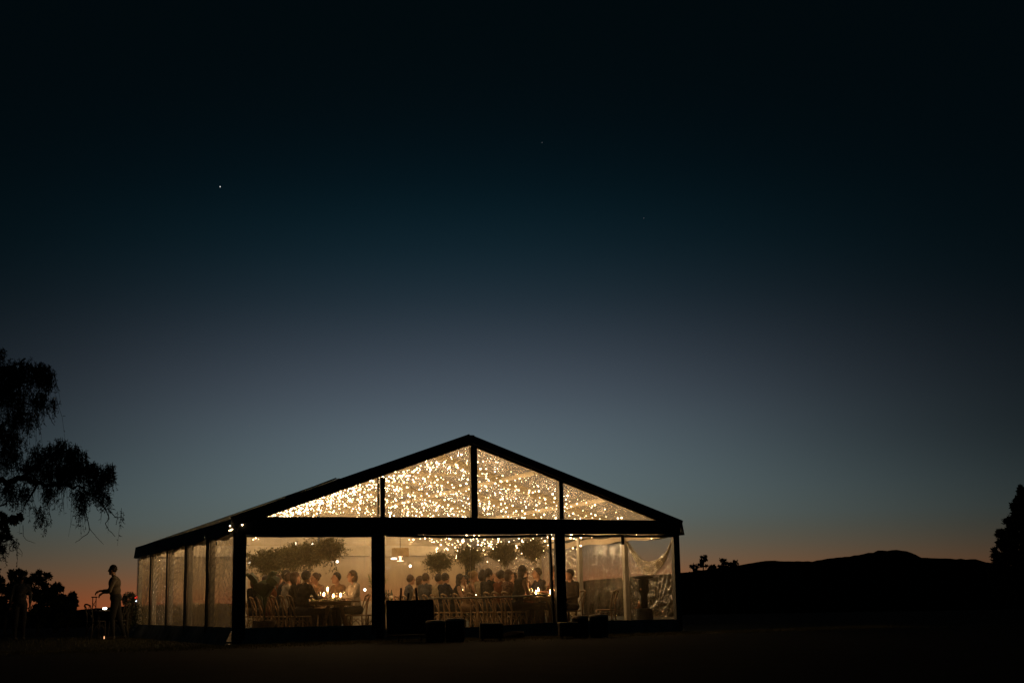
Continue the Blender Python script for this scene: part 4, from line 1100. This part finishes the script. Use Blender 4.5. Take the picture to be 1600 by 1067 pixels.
# weeping tree on the left, trunk out of frame
dp = 19.0
def A(x, y, dd=0): return at(x, y, dp + dd)
base = A(-190, 1000); base.z = ground_h(base.x, base.y)
trunk = [([base, A(-185, 900), A(-170, 800), A(-150, 700, .3), A(-120, 560, .4), A(-80, 470, .3)], [.24, .19, .17, .14, .1, .05])]
limbs = [([A(-165, 800), A(-80, 758), A(0, 752), A(30, 749), A(50, 752), A(80, 757), A(110, 760, .2), A(140, 768, .3), A(160, 785, .3), A(180, 803, .3), A(196, 818, .3)], [.08, .055, .042, .04, .034, .027, .02, .014, .009, .006, .003]),
         ([A(60, 753), A(48, 775, -.1), A(36, 792, -.1)], [.02, .013, .006]), ([A(30, 749), A(50, 735), A(80, 712), A(110, 705), A(140, 715)], [.03, .025, .018, .012, .005]),
         ([A(-150, 700), A(-70, 650), A(-10, 620), A(30, 600), A(60, 595)], [.08, .06, .04, .025, .01]), ([A(-100, 530), A(-40, 560), A(10, 575), A(40, 560)], [.05, .035, .02, .01]),
         ([A(60, 610), A(75, 645), A(85, 665)], [.01, .006, .003]), ([A(-20, 690), A(10, 680), A(35, 690)], [.03, .02, .01]),
         ([A(158, 785), A(170, 808), A(165, 820), A(180, 838)], [.008, .006, .005, .003]), ([A(134, 800), A(140, 828), A(128, 840), A(117, 848)], [.007, .005, .004, .002]), ([A(140, 825), A(150, 838), A(162, 850)], [.004, .003, .002]),
         ([A(-60, 780), A(0, 790), A(14, 780), A(22, 775)], [.02, .012, .008, .004]), ([A(36, 820), A(38, 840), A(55, 848)], [.004, .003, .002]), ([A(16, 845), A(33, 860), A(34, 870)], [.004, .003, .002])]
def W(px_): return px_ / FPX * dp
cl = []
for x, y, rx, ry, cnt in ((35, 583, 38, 26, 120), (65, 585, 17, 20, 50), (18, 620, 32, 30, 100), (60, 625, 18, 18, 42), (5, 670, 24, 28, 60), (84, 632, 8, 10, 10), (10, 715, 26, 22, 62), (65, 715, 22, 24, 66), (95, 705, 22, 22, 74),
                          (118, 715, 20, 22, 70), (90, 740, 34, 18, 105), (140, 738, 22, 20, 75), (165, 742, 16, 12, 40), (150, 765, 20, 16, 46), (30, 770, 28, 16, 46), (78, 770, 14, 12, 26), (124, 775, 14, 14, 34), (166, 780, 9, 14, 16), (172, 735, 12, 10, 20),
                          (60, 800, 16, 10, 10), (72, 812, 12, 8, 6), (128, 796, 10, 8, 8), (188, 805, 8, 6, 3), (22, 850, 8, 8, 6), (8, 855, 8, 8, 5), (-40, 600, 40, 50, 90), (-40, 720, 40, 50, 90), (-110, 560, 60, 60, 90), (-230, 640, 80, 90, 120), (-60, 500, 50, 35, 60), (-5, 555, 16, 14, 24), (30, 650, 20, 24, 50), (20, 690, 24, 20, 46), (45, 735, 22, 16, 40), (75, 590, 12, 14, 30), (48, 660, 14, 16, 20), (5, 590, 22, 30, 60), (110, 735, 26, 16, 60), (8, 760, 18, 12, 26)):
    cl.append((A(x, y - 8, rng.uniform(-.4, .4)), (W(rx) * .9, W(rx), W(ry) * .75), int(cnt * 1.6)))
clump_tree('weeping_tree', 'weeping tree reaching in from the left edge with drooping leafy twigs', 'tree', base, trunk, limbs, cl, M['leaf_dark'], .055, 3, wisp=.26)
# dense dark tree low at the left edge
b2 = at(-60, 985, 26); b2.z = ground_h(b2.x, b2.y)
def A2(x, y, dd=0): return at(x, y, 26 + dd)
cl2 = [(A2(x, y, rng.uniform(-.3, .3)), (r / FPX * 26, r / FPX * 26, r * .8 / FPX * 26), c) for x, y, r, c in ((-40, 840, 55, 2600), (8, 812, 20, 700), (26, 806, 13, 350), (5, 835, 18, 500), (-2, 858, 12, 250), (-80, 900, 70, 2200))]
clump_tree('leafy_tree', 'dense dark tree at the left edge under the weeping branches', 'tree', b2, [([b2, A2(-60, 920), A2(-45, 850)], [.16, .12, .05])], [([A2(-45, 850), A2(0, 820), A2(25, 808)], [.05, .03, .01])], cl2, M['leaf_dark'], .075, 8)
# bushes on the left skyline
for k, (x, yt, w_, dep, lab) in enumerate(((8, 893, 30, 50, 'dark bush at the left edge on the skyline'), (58, 896, 34, 51, 'widest dark bush on the left skyline, behind the dim person'), (84, 915, 24, 52, 'lower dark bush on the left skyline, sloping down to the sunset'), (105, 928, 13, 54, 'small rightmost bush against the orange skyline'))):
    b = at(x, 985, dep); b.z = ground_h(b.x, b.y); px_ = dep / FPX
    r2 = random.Random(90 + k); cs = []
    top = at(x, yt, dep); hh = top.z - b.z
    for j in range(9):
        f = j / 8; cs.append((b + right0 * (r2.uniform(-1, 1) * w_ * px_ * (1.0 - .5 * f)) + fwd_h * r2.uniform(-.4, .4) + Vector((0, 0, hh * (.25 + .62 * f))), (w_ * px_ * .62,) * 3, 620))
    cs.append((b + right0 * w_ * px_ * .3 + Vector((0, 0, hh * .93)), (w_ * px_ * .22,) * 3, 160)); cs.append((b - right0 * w_ * px_ * .5 + Vector((0, 0, hh * .88)), (w_ * px_ * .2,) * 3, 130))
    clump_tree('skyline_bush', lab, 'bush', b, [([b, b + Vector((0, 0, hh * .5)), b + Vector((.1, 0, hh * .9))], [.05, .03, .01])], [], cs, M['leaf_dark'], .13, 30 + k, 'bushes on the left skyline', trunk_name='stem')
# shrubs on the slope to the right of the marquee
for k, (x, yt, w_, dep, n_, lab) in enumerate(((1084, 882, 6, 95, 220, 'small leftmost shrub on the ridge beside the marquee'), (1100, 868, 6, 95, 260, 'tallest thin shrub on the ridge right of the marquee'), (1112, 882, 7, 96, 240, 'low shrub on the ridge right of the tallest shrub'), (1130, 874, 9, 96, 420, 'broad round shrub in the middle of the ridge group'), (1147, 876, 9, 97, 380, 'rightmost round shrub of the ridge group'))):
    b = at(x, 893, dep); px_ = dep / FPX; top = at(x, yt, dep); gz_ = ground_h(b.x, b.y); hh = top.z - gz_
    B0 = Vector((b.x, b.y, gz_)); rr = w_ * px_
    cs = [(Vector((b.x, b.y, top.z - rr * .9)), (rr, rr, rr * .8), n_), (Vector((b.x, b.y, top.z - rr * .4)) + right0 * rr * .3, (rr * .5,) * 3, n_ // 3), (Vector((b.x, b.y, top.z - rr * 2.2)), (rr * 1.5, rr * 1.5, rr * 1.2), n_)]
    clump_tree('ridge_shrub', lab, 'shrub', B0, [([B0, B0 + Vector((0, 0, hh * .6)), B0 + Vector((0, 0, hh * .95))], [.08, .05, .02])], [], cs, M['leaf_dark'], .16, 130 + k, 'shrubs on the ridge', trunk_name='stem')
# near slope below those shrubs
# conifer at the right edge
b = at(1640, 985, 60); b.z = ground_h(b.x, b.y)
def A3(x, y, dd=0): return at(x, y, 60 + dd)
cl3 = [(A3(x, y, rng.uniform(-.6, .6)), (r / FPX * 60, r / FPX * 60, r * .95 / FPX * 60), c) for x, y, r, c in ((1563, 832, 9, 600), (1572, 848, 18, 1500), (1584, 815, 14, 1000), (1592, 792, 13, 1000), (1599, 768, 8, 500), (1612, 778, 22, 1800), (1598, 830, 30, 3200), (1605, 860, 40, 4200), (1580, 878, 26, 2600), (1560, 890, 12, 800), (1565, 868, 14, 800), (1640, 790, 40, 3000), (1650, 730, 32, 2000), (1660, 680, 22, 900), (1625, 895, 50, 3600), (1690, 850, 60, 2600), (1575, 912, 30, 2400), (1630, 745, 14, 600), (1592, 810, 18, 1400), (1557, 902, 12, 700))]
clump_tree('conifer', 'tall dark conifer at the right edge of the picture', 'tree', b, [([b, A3(1645, 850), A3(1655, 680)], [.3, .2, .05])], [([A3(1645, 850), A3(1600, 845), A3(1570, 840)], [.08, .05, .02])], cl3, M['leaf_dark'], .16, 55)
# low dark shrub outside the right wall
p = Vector((10.9, 3.6, ground_h(10.9, 3.6)))
clump_tree('garden_shrub', 'dark garden shrub outside the right wall, seen through the right pane', 'shrub', p, [([p, p + Vector((0, 0, .5)), p + Vector((.1, 0, .9))], [.04, .03, .01])], [], [(p + Vector((0, 0, .75)), (.4, .4, .38), 1300), (p + Vector((0, .1, .35)), (.4, .4, .3), 700)], M['leaf_dark'], .08, 66, trunk_name='stem')
